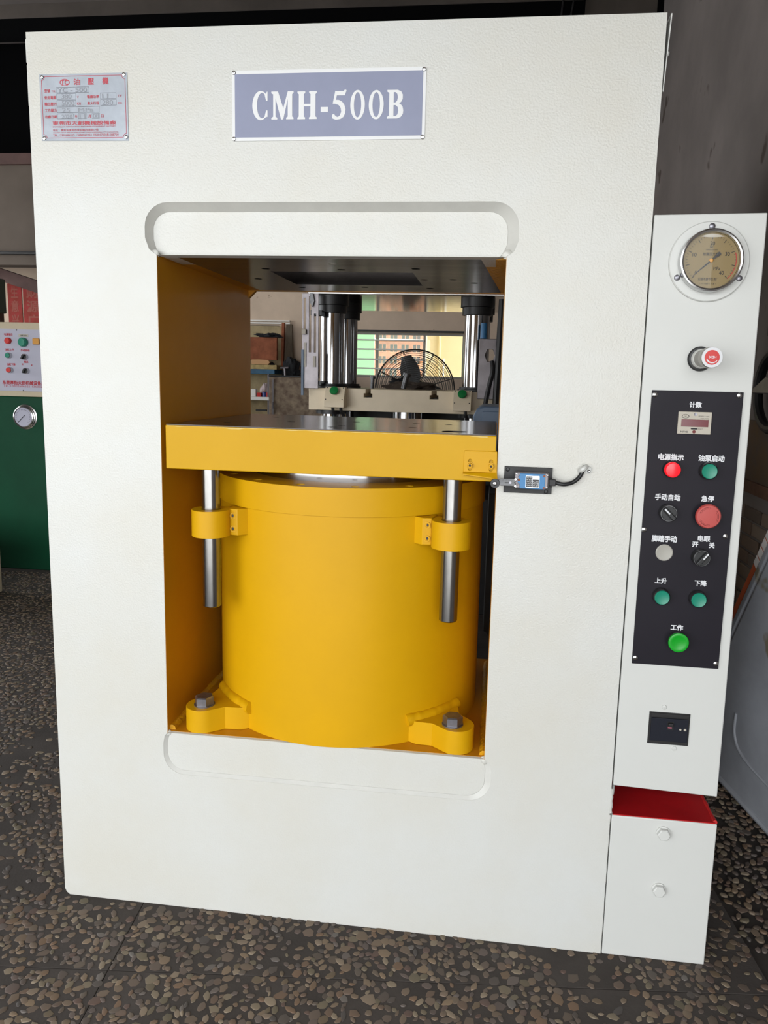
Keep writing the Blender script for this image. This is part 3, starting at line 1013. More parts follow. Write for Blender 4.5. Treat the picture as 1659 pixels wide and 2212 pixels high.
for x in (0.2592, 0.2960):
    b = lathe(B(), [(0.0064, 0), (0.0064, 0.0009), (0.0044, 0.0010), (0.0044, 0.0055), (0.0040, 0.0060), (0.0022, 0.0060), (0.0022, 0.0025), (0, 0.0025)], (x, -0.0045, 0.9232), (0, -1, 0), 20)
    ob('socket_screw', b, M['yellow'], bk)
    b = lathe(B(), [(0, 0), (0.0021, 0), (0, 0.0002)], (x, -0.0075, 0.9232), (0, -1, 0), 6)
    ob('screw_socket', b, M['black_paint'], bk)

# ------------------------------------------------------------------ limit switch
ls = thing('limit_switch', 'blue roller limit switch on a black plate beside the yellow platen, cable clipped to frame', 'switch', (0.361, 0.0, 0.878))
ob('base_plate', BX(0.3195, 0.4022, -0.006, -0.0003, 0.8783, 0.9240), M['black_paint'], ls, bevel=0.0006)
for x, z in ((0.3250, 0.9192), (0.3925, 0.8826)):
    b = lathe(B(), [(0.0040, 0), (0.0040, 0.0008), (0.0033, 0.001), (0.0022, 0.0002), (0, 0.0002)], (x, -0.006, z), (0, -1, 0), 16)
    ob('plate_screw', b, M['black'], ls)
sb = ob('switch_body', BX(0.3375, 0.3945, -0.026, -0.0061, 0.8890, 0.9170), M['steel_grey'], ls, bevel=0.0015)
cover = [(0.3462, 0.8895), (0.3885, 0.8895), (0.3885, 0.9155), (0.3455, 0.9155), (0.3455, 0.9118), (0.3425, 0.9095), (0.3455, 0.9060), (0.3425, 0.9025), (0.3425, 0.9), (0.3460, 0.8965)]
ob('blue_cover', poly(B(), cover, [], -0.031, -0.0262), M['blue'], ls, bevel=0.0006, label='blue enamel cover')
lb = ob('label_plate', poly(B(), rrect(0.3558, 0.3790, 0.8916, 0.9122, 0.001, 3), [], -0.0316, -0.0311), M['alu'], ls)
ob('label_field', BX(0.3568, 0.3672, -0.0318, -0.0315, 0.8926, 0.9112), M['black'], lb, smooth=False)
ob('label_field', BX(0.3676, 0.3782, -0.0318, -0.0315, 0.8926, 0.9060), M['black'], lb, smooth=False)
for k in range(5):
    z = 0.8945 + k * 0.0034
    text(['250VAC 5A', 'LIMIT', 'SWITCH', 'IP65', 'NO NC'][k], 0.3576, z, 0.3665, z + 0.0024, -0.0320, lb, M['ink'])
    if k < 3:
        text(['10A 250V', 'ME-8108', 'CE'][k], 0.3684, z, 0.3775, z + 0.0024, -0.0320, lb, M['ink'])
for x, z in ((0.3408, 0.9140), (0.3400, 0.8915), (0.3925, 0.9140), (0.3925, 0.8920)):
    b = lathe(B(), [(0.0019, 0), (0.0019, 0.001), (0.001, 0.0014), (0, 0.0012)], (x, -0.026, z), (0, -1, 0), 12)
    ob('body_screw', b, M['bright'], ls)
for x, z in ((0.3868, 0.9122), (0.3868, 0.8918), (0.3445, 0.9040)):
    b = lathe(B(), [(0.0017, 0), (0.0017, 0.0006), (0, 0.0004)], (x, -0.031, z), (0, -1, 0), 12)
    ob('cover_screw', b, M['rust'], ls)
arm_slot = [(0.3205, 0.8984), (0.3270, 0.8984)] + arc(0.3298, 0.8994, 0.0028, 200, -200, 10) + [(0.3270, 0.8998), (0.3205, 0.8998)]
b = poly(B(), [(0.3100, 0.8940), (0.3150, 0.8932), (0.3390, 0.8932), (0.3400, 0.8980), (0.3375, 0.8988), (0.3375, 0.9000), (0.3400, 0.9008), (0.3390, 0.9062), (0.3150, 0.9055), (0.3100, 0.9040)], [], -0.0325, -0.0295)
am = ob('lever_arm', b, M['satin'], ls, bevel=0.0006)
ob('arm_slot', BX(0.3205, 0.3300, -0.0328, -0.0324, 0.8986, 0.8998), M['black'], am, smooth=False)
b = cyl(B(), (0.3298, -0.0335, 0.8992), (0.3298, -0.026, 0.8992), 0.0022, 14)
ob('arm_pivot', b, M['bolt'], am)
for z in (0.9055, 0.8938):
    b = cyl(B(), (0.3385, -0.0345, z), (0.3385, -0.0295, z), 0.0018, 12)
    ob('arm_screw', b, M['bright'], am)
ob('arm_hub', BX(0.3355, 0.3430, -0.0295, -0.0262, 0.8945, 0.9045), M['steel_grey'], am, bevel=0.0005)
b = lathe(B(), [(0, 0), (0.0078, 0), (0.0081, 0.0006), (0.0081, 0.0050), (0.0076, 0.0056), (0.0040, 0.0056), (0.0040, 0.0050), (0, 0.0050)], (0.3040, -0.0310, 0.8970), (0, -1, 0), 28)
ro = ob('roller', b, M['black'], ls, label='black roller with steel pin')
b = lathe(B(), [(0, 0), (0.0037, 0), (0.0037, 0.0066), (0.003, 0.0072), (0.0012, 0.0074), (0, 0.0066)], (0.3040, -0.0310, 0.8970), (0, -1, 0), 20)
ob('roller_pin', b, M['bright'], ro)
ob('arm_fork', BX(0.3045, 0.3105, -0.0310, -0.0298, 0.8945, 0.9005), M['satin'], ls)
b = B()
box(b, 0.3890, 0.3965, -0.024, -0.008, 0.8925, 0.9085)
box(b, 0.3960, 0.4075, -0.0235, -0.009, 0.8950, 0.9062)
ob('cable_gland', b, M['black_paint'], ls, bevel=0.001)
b = tube(B(), smooth_path([(0.4070, -0.016, 0.9005), (0.4150, -0.016, 0.8985), (0.4240, -0.015, 0.8980), (0.4350, -0.012, 0.9005), (0.4440, -0.010, 0.9065), (0.4500, -0.008, 0.9140), (0.4535, -0.007, 0.9225), (0.4565, -0.007, 0.9300)], 6), 0.0036, 12)
ob('cable', b, M['black'], ls, label='short black cable')
b = tube(B(), smooth_path([(0.4490, -0.0045, 0.9215), (0.4515, -0.0115, 0.9235), (0.4555, -0.0118, 0.9270), (0.4590, -0.0030, 0.9285)], 6), 0.0044, 8)
cl = ob('cable_clip', b, M['white_smooth'], ls, label='small white P-clip')
ob('clip_tab', poly(B(), [(0.4555, 0.9275), (0.4520, 0.9190), (0.4640, 0.9160), (0.4690, 0.9195), (0.4680, 0.9265), (0.4610, 0.9305)], [], -0.0028, -0.0002), M['white_smooth'], cl, bevel=0.0005)
b = lathe(B(), [(0.0028, 0), (0.0028, 0.001), (0.0015, 0.0018), (0, 0.0014)], (0.4640, -0.0028, 0.9207), (0, -1, 0), 14)
ob('clip_screw', b, M['bright'], cl)

# ------------------------------------------------------------------ control cabinet
CA0, CA1 = 0.5434, 0.7262
cab = thing('control_cabinet', 'tall narrow white control cabinet on the side of the press, with gauge and black panel', 'cabinet', (0.634, 0.2, 0.338))
b = B()
v = [b.verts.new(p) for p in ((CA0, 0.001, 0.3435), (0.7275, 0.001, 0.3378), (0.7200, 0.001, 1.3490), (CA0, 0.001, 1.3458), (CA0, 0.40, 0.3435), (0.7275, 0.40, 0.3378), (0.7200, 0.40, 1.3490), (CA0, 0.40, 1.3458))]
for f in ((0, 1, 2, 3), (4, 7, 6, 5), (0, 4, 5, 1), (1, 5, 6, 2), (2, 6, 7, 3), (3, 7, 4, 0)):
    b.faces.new([v[i] for i in f])
ob('cabinet_body', b, M['white_smooth'], cab, bevel=0.0018)

# pressure gauge
gx, gz = 0.6345, 1.2715
g = ob('pressure_gauge', lathe(B(), [(0, 0), (0.0635, 0), (0.0635, 0.0035), (0.0620, 0.0050), (0.050, 0.0055), (0, 0.0055)], (gx, 0.001, gz), (0, -1, 0), 72), M['white_smooth'], cab, label='round pressure gauge in a white flange with chrome rim')
y0 = 0.001 - 0.0055
b = lathe(B(), [(0.0500, -0.001), (0.0500, 0.010), (0.0498, 0.0145), (0.0490, 0.0170), (0.0468, 0.0178), (0.0445, 0.0168), (0.0440, 0.0135), (0.0440, 0.004)], (gx, y0, gz), (0, -1, 0), 72)
ob('bezel', b, M['bright'], g, label='chrome rim')
yd = y0 - 0.0085
ob('dial_face', lathe(B(), [(0, 0.0), (0.0438, 0.0), (0.0438, -0.002), (0, -0.002)], (gx, yd, gz), (0, -1, 0), 64), M['dial'], g, label='gold dial face')


def dial_bar(a, r0, r1, wd, m, name='tick'):
    a = math.radians(a)
    c, s = math.cos(a), math.sin(a)
    P = [(gx + r * c - k * s, gz + r * s + k * c) for r, k in ((r0, -wd), (r1, -wd), (r1, wd), (r0, wd))]
    return ob(name, poly(B(), P, [], yd - 0.0003, yd - 0.0001), M[m], g, smooth=False)


bt = B()
for k in range(41):
    a = math.radians(225 - 270 * k / 40)
    if k % 5 == 0:
        r0, wd = 0.0335, 0.0005
    else:
        r0, wd = 0.0365, 0.00025
    r1 = 0.0392
    c, s = math.cos(a), math.sin(a)
    poly(bt, [(gx + r * c - q * s, gz + r * s + q * c) for r, q in ((r0, -wd), (r1, -wd), (r1, wd), (r0, wd))], [], yd - 0.0003, yd - 0.0001)
ob('scale_ticks', bt, M['blackink'], g, smooth=False)
aa = [225 - 270 * (30.5 + 9.5 * i / 20) / 40 for i in range(21)]
P = [(gx + 0.0400 * math.cos(math.radians(a)), gz + 0.0400 * math.sin(math.radians(a))) for a in aa] + [(gx + 0.0388 * math.cos(math.radians(a)), gz + 0.0388 * math.sin(math.radians(a))) for a in reversed(aa)]
ob('red_zone', poly(B(), P, [], yd - 0.0004, yd - 0.0001), M['red_mark'], g, smooth=False)
for body, x, z, wd, h in (('0', -.0222, -.0190, .0030, .0058), ('10', -.0262, .0092, .0062, .0058), ('20', .0006, .0270, .0072, .0060), ('30', .0250, .0105, .0070, .0060), ('40', .0180, -.0190, .0072, .0060),
                          ('MPa', .0102, -.0122, .0100, .0050), ('耐震压力表', -.0010, .0102, .0240, .0050), ('无锡市康华仪表厂', -.0020, -.0290, .0320, .0050), ('• Y-100 • 1.6 •', -.0020, -.0362, .0260, .0022),
                          ('苏制03210018号', .0000, .0172, .0180, .0022), ('HC', .0000, .0213, .0060, .0030)):
    text(body, gx + x - wd / 2, gz + z - h / 2, gx + x + wd / 2, gz + z + h / 2, yd - 0.0003, g, M['blackink'], bold=0.008)
na = math.radians(222)
c, s = math.cos(na), math.sin(na)
R2 = lambda r, q: (gx + r * c - q * s, gz + r * s + q * c)
P = [R2(0.0385, 0.0002), R2(0.010, 0.0012), R2(0, 0.0015), R2(-0.0050, 0.0012), R2(-0.0150, 0.0032), R2(-0.0175, 0.0026), R2(-0.0182, 0), R2(-0.0175, -0.0026), R2(-0.0150, -0.0032), R2(-0.0050, -0.0012), R2(0, -0.0015), R2(0.010, -0.0012), R2(0.0385, -0.0002)]
ob('needle', poly(B(), P, [], yd - 0.0032, yd - 0.0026), M['black'], g, smooth=False)
ob('needle_hub', lathe(B(), [(0, 0), (0.0032, 0), (0.0030, 0.0038), (0.0022, 0.0044), (0, 0.0045)], (gx, yd, gz), (0, -1, 0), 20), M['amber'], g)
P = arc(gx, gz, 0.0415, 62, 118, 14)
P2 = [(x, gz + 0.0375 - 0.0012 * math.sin(PI * i / 10)) for i, x in enumerate([gx - 0.0175 + 0.035 * k / 10 for k in range(11)])]
P = P + P2
ob('air_bubble', poly(B(), P, [], yd - 0.0006, yd - 0.0004), M['cream'], g, smooth=False)
ob('gauge_glass', lathe(B(), [(0, 0), (0.0439, 0), (0.0439, 0.0012), (0, 0.0012)], (gx, yd - 0.0045, gz), (0, -1, 0), 48), M['glass'], g)


def pan_screw(x, z, parent, y, r=0.0045, m='bright', name='screw', slot=0.6):
    b = lathe(B(), [(r, 0), (r, 0.0006), (r * 0.88, 0.0018), (r * 0.5, 0.0028), (0, 0.0031)], (x, y, z), (0, -1, 0), 20)
    s_ = ob(name, b, M[m], parent)
    return s_


for a in (90, 208, 332):
    ra = 0.0553
    pan_screw(gx + ra * math.cos(math.radians(a)), gz + ra * math.sin(math.radians(a)), g, y0, 0.0050, 'bolt')

# needle-valve knob with a red cap
kx, kz = 0.6335, 1.1155
kn = ob('shutoff_knob', lathe(B(), [(0, 0), (0.0200, 0), (0.0205, 0.003), (0.0185, 0.007), (0.0165, 0.0075), (0, 0.0075)], (kx, 0.001, kz), (0, -1, 0), 40), M['black'], cab, label='round metal valve knob with red cap over the black panel')
ob('knob_collar', lathe(B(), [(0, 0.0076), (0.0160, 0.0076), (0.0160, 0.016), (0.0148, 0.0185), (0, 0.0185)], (kx, 0.001, kz), (0, -1, 0), 40), M['white_smooth'], kn)
prof = [(0, 0.0186), (0.0142, 0.0186), (0.0142, 0.046), (0.0150, 0.048), (0.0160, 0.050), (0.0165, 0.0520), (0.0165, 0.0700), (0.0158, 0.0722), (0.0150, 0.0730), (0, 0.0730)]
ob('knob_grip', lathe(B(), prof, (kx, 0.001, kz), (0, -1, 0), 48), mat('satin_nickel', (0.36, 0.34, 0.31), 0.36, 0.9), kn)
ob('knob_rim', lathe(B(), [(0.0112, 0.0731), (0.0160, 0.0731), (0.0158, 0.0738), (0.0112, 0.0738)], (kx, 0.001, kz), (0, -1, 0), 48), M['ink'], kn)
ob('knob_cap', lathe(B(), [(0, 0.0731), (0.0116, 0.0731), (0.0114, 0.0742), (0, 0.0744)], (kx, 0.001, kz), (0, -1, 0), 40), M['redcap'], kn, label='red cap')
yk = 0.001 - 0.0747
text('HDX', kx - 0.0048, kz - 0.0012, kx + 0.0058, kz + 0.0022, yk, kn, M['ink'], bold=.02, spin=True)
P = [(kx + 0.0095 * math.cos(math.radians(a)), kz + 0.0092 * math.sin(math.radians(a))) for a in range(205, 326, 8)] + \
    [(kx + 0.0006 + 0.0088 * math.cos(math.radians(a)), kz + 0.0014 + 0.0088 * math.sin(math.radians(a))) for a in range(325, 204, -8)]
ob('swoosh', poly(B(), P, [], yk - 0.0002, yk), M['ink'], kn, smooth=False)

# black operator panel
pn = ob('operator_panel', BX(0.5600, 0.7075, -0.0030, 0.001, 0.5805, 1.0622), M['panel'], cab, bevel=0.0006, label='black operator panel with white lettering')
for x, z in ((0.5648, 1.0549), (0.7007, 1.0569), (0.5637, 0.8233), (0.6987, 0.8183), (0.5651, 0.5915), (0.7022, 0.5905)):
    pan_screw(x, z, pn, -0.003, 0.0046)
for body, l, b_, r, t in (('计数', .6223, 1.0352, .6418, 1.0445), ('电源指示', .5783, .9452, .6194, .9557), ('油泵启动', .6442, .9455, .6859, .9560), ('手动自动', .5779, .8760, .6193, .8868), ('急停', .6546, .8766, .6746, .8866),
                          ('脚踏手动', .5777, .8032, .6193, .8143), ('电眼', .6544, .8073, .6741, .8174), ('开', .6458, .7971, .6552, .8059), ('关', .6736, .7965, .6825, .8061), ('上升', .5885, .7294, .6083, .7389),
                          ('下降', .6552, .7285, .6747, .7385), ('工作', .6216, .6466, .6419, .6564)):
    text(body, l, b_, r, t, -0.0032, pn, M['ink'], bold=0.030)
YP = -0.003
# counter
ct = ob('counter', BX(0.6050, 0.6592, -0.0062, YP, 0.9906, 1.0280), M['cream'], cab, bevel=0.0008, label='small cream digital counter with dark red display')
ob('display', BX(0.6105, 0.6544, -0.0066, -0.0060, 1.0030, 1.0151), M['dred'], ct, bevel=0.0003, label='dark red display window')
ob('reset_slot', poly(B(), rrect(0.6265, 0.6372, 0.9984, 1.0009, 0.0012, 4), [], -0.0065, -0.0061), M['blackink'], ct, smooth=False)
ob('counter_screw', lathe(B(), [(0, 0), (0.0028, 0), (0.0026, 0.0006), (0, 0.0004)], (0.6322, -0.0062, 0.9946), (0, -1, 0), 16), M['estop_d'], ct)
ob('counter_screw', lathe(B(), [(0, 0), (0.0028, 0), (0.0026, 0.0006), (0, 0.0004)], (0.6324, -0.0062, 1.0238), (0, -1, 0), 16), M['bolt'], ct)
b = lathe(B(), [(0.0060, -0.0001), (0.0060, 0.0003), (0.0050, 0.0003), (0.0050, -0.0001)], (0.6165, -0.0062, 1.0202), (0, -1, 0), 28)
for v in b.verts:
    v.co.z = 1.0202 + (v.co.z - 1.0202) * 0.58
ob('counter_emblem', b, M['blackink'], ct)
for body, l, b_, r, t in (('JDM11-6H', .6372, 1.0195, .6545, 1.0218), ('COUNTS', .6408, 1.0160, .6541, 1.0180), ('NFYB', .6104, .9927, .6222, .9958), ('RESET', .6380, .9987, .6460, 1.0003), ('CKC', .6142, 1.0192, .6188, 1.0210)):
    text(body, l, b_, r, t, -0.0065, ct, M['blackink'])


def button(x, z, cap, label, h=0.013, r=0.0130, ring='satin', rb=0.0146):
    bt_ = ob('push_button', lathe(B(), [(0, 0), (rb, 0), (rb, 0.006), (rb * 0.965, h), (rb * 0.90, h + 0.0012), (r * 1.0, h + 0.0010), (r * 1.0, h - 0.003), (0, h - 0.003)], (x, YP, z), (0, -1, 0), 36), M[ring], cab, label=label)
    ob('button_cap', lathe(B(), [(0, h - 0.0029), (r * 0.98, h - 0.0029), (r * 0.98, h + 0.0012), (r * 0.90, h + 0.0026), (r * 0.6, h + 0.0016), (0, h + 0.0013)], (x, YP, z), (0, -1, 0), 36), M[cap], bt_)
    return bt_


button(0.6602, 0.9298, 'green_btn', 'teal green push button beside the red lamp')
button(0.5998, 0.7075, 'green_btn', 'teal green push button, lower row, nearer the press')
button(0.6610, 0.7068, 'green_btn', 'teal green push button, lower row, nearer the cabinet edge')
lp = ob('pilot_lamp', lathe(B(), [(0, 0), (0.0142, 0), (0.0140, 0.006), (0.0125, 0.0075), (0, 0.0075)], (0.6005, YP, 0.9300), (0, -1, 0), 36), M['black'], cab, label='lit red pilot lamp on the black panel')
ob('lamp_lens', lathe(B(), [(0, 0.0076), (0.0130, 0.0076), (0.0128, 0.0150), (0.0115, 0.0172), (0.006, 0.0180), (0, 0.0182)], (0.6005, YP, 0.9300), (0, -1, 0), 36), M['red_lamp'], lp)
ob('push_button', lathe(B(), [(0, 0), (0.0145, 0), (0.0145, 0.0012), (0.0130, 0.0020), (0.0118, 0.0016), (0, 0.0016)], (0.6000, YP, 0.7845), (0, -1, 0), 36), M['grey_btn'], cab, label='flat pale grey button cap on the black panel')
wk = button(0.6322, 0.6300, 'green2', 'large bright green mushroom button at the panel bottom', h=0.012, r=0.012)
ob('mushroom_head', lathe(B(), [(0.0125, 0.0135), (0.0172, 0.0150), (0.0176, 0.0172), (0.0168, 0.0192), (0.0135, 0.0200), (0.011, 0.0192), (0, 0.0190)], (0.6322, YP, 0.6300), (0, -1, 0), 40), M['green2'], wk)
# emergency stop
ex, ez = 0.6635, 0.8540
es = ob('emergency_stop', lathe(B(), [(0, 0), (0.0150, 0), (0.0150, 0.008), (0.0130, 0.010), (0, 0.010)], (ex, YP, ez), (0, -1, 0), 36), M['black'], cab, label='faded red emergency stop mushroom button with engraved arrows')
ob('stop_head', lathe(B(), [(0.0130, 0.0101), (0.0200, 0.0120), (0.0210, 0.0150), (0.0206, 0.0180), (0.0188, 0.0200), (0.010, 0.0206), (0, 0.0207)], (ex, YP, ez), (0, -1, 0), 44), M['estop'], es)
for a0 in (95, 215, 335):
    P = [(ex + 0.0158 * math.cos(math.radians(a)), ez + 0.0158 * math.sin(math.radians(a))) for a in range(a0, a0 + 66, 8)]
    P += [(ex + 0.0138 * math.cos(math.radians(a)), ez + 0.0138 * math.sin(math.radians(a))) for a in range(a0 + 64, a0 - 1, -8)]
    tip = a0 - 12
    ah = [(ex + 0.0172 * math.cos(math.radians(a0)), ez + 0.0172 * math.sin(math.radians(a0))), (ex + 0.0124 * math.cos(math.radians(a0)), ez + 0.0124 * math.sin(math.radians(a0))),
          (ex + 0.0148 * math.cos(math.radians(tip)), ez + 0.0148 * math.sin(math.radians(tip)))]
    b = tube(B(), [(p[0], YP - 0.0202, p[1]) for p in P], 0.00035, 4, closed=True)
    tube(b, [(p[0], YP - 0.0202, p[1]) for p in ah], 0.00035, 4, closed=True)
    ob('turn_arrow', b, M['estop_d'], es)


def selector(x, z, ang, label, h=0.016):
    s_ = ob('selector_switch', lathe(B(), [(0, 0), (0.0146, 0), (0.0146, 0.006), (0.0142, h - 0.002), (0.0136, h - 0.001), (0.0124, h - 0.001), (0.0122, h - 0.004), (0, h - 0.004)], (x, YP, z), (0, -1, 0), 40), M['satin'], cab, label=label)
    ob('selector_disc', lathe(B(), [(0, h - 0.0039), (0.0124, h - 0.0039), (0.0124, h - 0.0006), (0.0116, h), (0, h)], (x, YP, z), (0, -1, 0), 36), M['black'], s_)
    Mt = Matrix.Translation((x, YP, z)) @ Matrix.Rotation(-math.radians(ang), 4, 'Y')
    ob('selector_lever', BX(-0.0128, 0.0128, -(h + 0.008), -h, -0.0036, 0.0036, M=Mt), M['black'], s_, bevel=0.0012)
    ob('lever_mark', BX(-0.0126, -0.0005, -(h + 0.0084), -(h + 0.0079), -0.0012, 0.0012, M=Mt), M['ink'], s_, smooth=False)
    return s_


selector(0.5995, 0.8555, -45, 'black selector switch pointing up and left')
selector(0.6595, 0.7805, -128, 'black selector switch pointing up and right')

# circuit breaker in its cut-out
cb = ob('circuit_breaker', BX(0.5975, 0.6682, -0.0006, 0.0009, 0.4318, 0.4918), M['black_paint'], cab, smooth=False, label='black circuit breaker set in a cut-out near the bottom')
ob('breaker_face', BX(0.6010, 0.6655, -0.0035, -0.0005, 0.4385, 0.4820), mat('navy_black_plastic', (0.013, 0.014, 0.020), 0.5, spec=0.15), cb, bevel=0.0008)
ob('breaker_rail', BX(0.6000, 0.6665, -0.0022, -0.0005, 0.4835, 0.4900), M['black_paint'], cb, bevel=0.0006)
ob('lever_slot', BX(0.6290, 0.6400, -0.0040, -0.0034, 0.4610, 0.4765), M['black'], cb, smooth=False)
ob('breaker_lever', BX(0.6300, 0.6390, -0.0085, -0.0036, 0.4690, 0.4752), M['black_paint'], cb, bevel=0.001)
ob('lever_flag', BX(0.6302, 0.6372, -0.0044, -0.0039, 0.4645, 0.4668), mat('pink_flag', S(170, 90, 105), 0.5), cb, smooth=False)
for x, r in ((0.6522, 0.0019), (0.6602, 0.0024)):
    ob('breaker_screw', lathe(B(), [(0, 0), (r, 0), (r * 0.9, 0.0006), (0, 0.0008)], (x, -0.0035, 0.4630), (0, -1, 0), 14), M['cream'], cb)
for x, z in ((0.6225, 0.5015), (0.6455, 0.4245)):
    b = lathe(B(), [(0.0044, 0), (0.0044, 0.0008), (0.0036, 0.0018), (0.0016, 0.0021), (0.0012, 0.0012), (0, 0.0012)], (x, 0.001, z), (0, -1, 0), 18)
    ob('mounting_screw', b, M['white_smooth'], cab)

# ------------------------------------------------------------------ lower side box
lbx = thing('side_box', 'low white steel box with red top on the floor under the control cabinet', 'box', (0.636, 0.2, 0.0))
b = BX(0.5446, 0.7320, 0.0, 0.50, 0.0, 0.2850)
ob('box_body', b, M['white_smooth'], lbx, bevel=0.002)
ob('box_top', BX(0.5465, 0.7285, 0.0015, 0.498, 0.2851, 0.2870), M['red_oxide'], lbx, label='red painted top')
pts = [(0.7290, 0.004 + 0.012 * i, 0.2865 + random.uniform(-.0008, .0008)) for i in range(24)]
ob('edge_weld', tube(B(), pts, [random.uniform(.0025, .0045) for _ in pts], 7), mat('chipped_red', S(175, 30, 30), 0.5, bump=0.6, bscale=300, spots=(S(215, 190, 170), 90, 0.62)), lbx)
for x, z in ((0.6385, 0.2590), (0.6385, 0.1455)):
    b = B()
    lathe(b, [(0, 0), (0.0132, 0), (0.0132, 0.002), (0, 0.002)], (x, 0.0, z), (0, -1, 0), 24)
    lathe(b, [(0, 0.002), (0.0118, 0.002), (0.0118, 0.0085), (0.0100, 0.0100), (0, 0.0100)], (x, 0.0, z), (0, -1, 0), 6)
    ob('hex_bolt', b, M['white_smooth'], lbx, smooth=False)
# welded pipe stub in the gap between the two boxes
b = lathe(B(), [(0, 0), (0.011, 0), (0.012, 0.002), (0.011, 0.004), (0, 0.0045)], (0.5470, 0.030, 0.322), (1, -0.15, 0), 20)
ob('pipe_stub', b, M['white_smooth'], press)
b = tube(B(), [(0.5420, 0.004, 0.336 - 0.006 * i) for i in range(9)], [random.uniform(.0025, .0042) for _ in range(9)], 7)
ob('weld_bead', b, M['white'], press)
b = tube(B(), [(0.5412, 0.0015, 0.285 - 0.0095 * i) for i in range(31)], [random.uniform(.0015, .0024) for _ in range(31)], 6)
ob('weld_bead', b, M['white'], press)

# ------------------------------------------------------------------ pump unit behind the press
pu = thing('pump_unit', 'blue-grey motor casing on a black valve block behind the press, right of the cylinder', 'pump', (0.44, 0.75, 0.0))
b = poly(B(), [(0.236, 0.78), (0.60, 0.78), (0.60, 1.0035), (0.262, 1.0035), (0.247, 0.996), (0.236, 0.975)], [], 0.80, 1.10)
ob('motor_casing', b, M['blue_grey'], pu, bevel=0.006)
ob('casing_cover', BX(0.262, 0.56, 0.795, 0.7999, 0.82, 0.990), M['blue_grey'], pu, bevel=0.003)
ob('valve_block', poly(B(), [(0.30, 0.395), (0.312, 0.375), (0.60, 0.375), (0.60, 0.7795), (0.29, 0.7795), (0.29, 0.40)], [], 0.66, 1.05), M['black_paint'], pu, bevel=0.003)
ob('mounting_plate', poly(B(), [(0.308, 0.60), (0.314, 0.585), (0.322, 0.585), (0.322, 0.69), (0.318, 0.70), (0.308, 0.70)], [], 0.640, 0.6595), M['steel_grey'], pu, bevel=0.001)
ob('pump_pedestal', BX(0.34, 0.60, 0.70, 1.02, 0.0, 0.3745), M['black_paint'], pu, bevel=0.003)
for k, x in enumerate((0.318, 0.336)):
    b = tube(B(), smooth_path([(x, 0.640, 0.775), (x + .004, 0.61, 0.86), (x + .002, 0.612, 0.94), (x + .01, 0.66, 1.10), (x + .015, 0.74, 1.25), (x + .02, 0.80, 1.36)], 6), 0.009, 8)
    ob('hydraulic_hose', b, M['black'], pu)

# ------------------------------------------------------------------ second press behind
FY = 2.10
p2 = thing('column_press', 'cream four-column press with chrome columns, seen through the opening of the white press', 'press', (-0.12, 2.47, 0.0))


def tee(x):
    return [(x + .0115, 1.028), (x + .0115, 1.008), (x + .0195, 1.008), (x + .0195, 0.990), (x - .0195, 0.990), (x - .0195, 1.008), (x - .0115, 1.008), (x - .0115, 1.028)]


tab = [(-0.563, 0.927), (0.430, 0.927), (0.430, 1.028)] + tee(0.018) + tee(-0.285) + [(-0.563, 1.028)]
ob('work_table', poly(B(), tab, [], FY, 2.86), M['beige_paint'], p2, bevel=0.002)
for x in (-0.285, 0.018):
    ob('slot_lining', BX(x - .0193, x + .0193, FY + .03, 2.85, 0.9902, 0.9925), M['black_paint'], p2, smooth=False)
for (x, y, r) in ((-0.474, 2.18, 0.056), (0.196, 2.18, 0.056), (-0.474, 2.52, 0.056), (0.196, 2.52, 0.056)):
    c_ = ob('column', lathe(B(), [(0, 0), (r, 0), (r, 0.52), (0, 0.52)], (x, y, 1.0285), (0, 0, 1), 40), M['chrome'], p2, label='chromed column')
    ob('column_collar', lathe(B(), [(r + .001, 0), (r + .012, 0.002), (r + .012, 0.035), (r + .020, 0.037), (r + .020, 0.078), (r + .001, 0.078)], (x, y, 1.368), (0, 0, 1), 40), M['black'], c_)
    ob('column_base', lathe(B(), [(r + .001, 0), (r + .022, 0), (r + .022, 0.010), (r + .014, 0.012), (r + .014, 0.020), (r + .001, 0.020)], (x, y, 1.0286), (0, 0, 1), 40), M['black'], c_)
    ob('column_foot', lathe(B(), [(0, 0), (r - .012, 0), (r - .012, 0.38), (0, 0.38)], (x, y, 0.5465), (0, 0, 1), 32), M['chrome'], p2)
    ob('column_nut', lathe(B(), [(r - .011, 0), (r + .016, 0), (r + .016, 0.018), (r - .011, 0.018)], (x, y, 0.9085), (0, 0, 1), 32), M['black'], p2)
ob('upper_plate', BX(-0.567, 0.425, FY - 0.01, 2.86, 1.4465, 1.60), mat('mirror_steel', (0.46, 0.44, 0.42), 0.10, 1.0, var=0.25, vscale=16), p2, bevel=0.003, label='polished steel upper plate')
ob('press_head', BX(-0.60, 0.46, FY + 0.01, 2.88, 1.6005, 2.15), M['beige_paint'], p2, bevel=0.004)
ob('ram', lathe(B(), [(0, 0), (0.085, 0), (0.085, 0.38), (0, 0.38)], (-0.14, 2.45, 0.5465), (0, 0, 1), 48), M['chrome'], p2)
ob('dark_filler', BX(-0.60, 0.46, 2.66, 2.84, 0.5465, 0.926), M['black_paint'], p2)  # added black box that makes the space under the table dark
ob('press_base', BX(-0.62, 0.48, FY - 0.02, 2.92, 0.0, 0.546), M['black_paint'], p2, bevel=0.004)
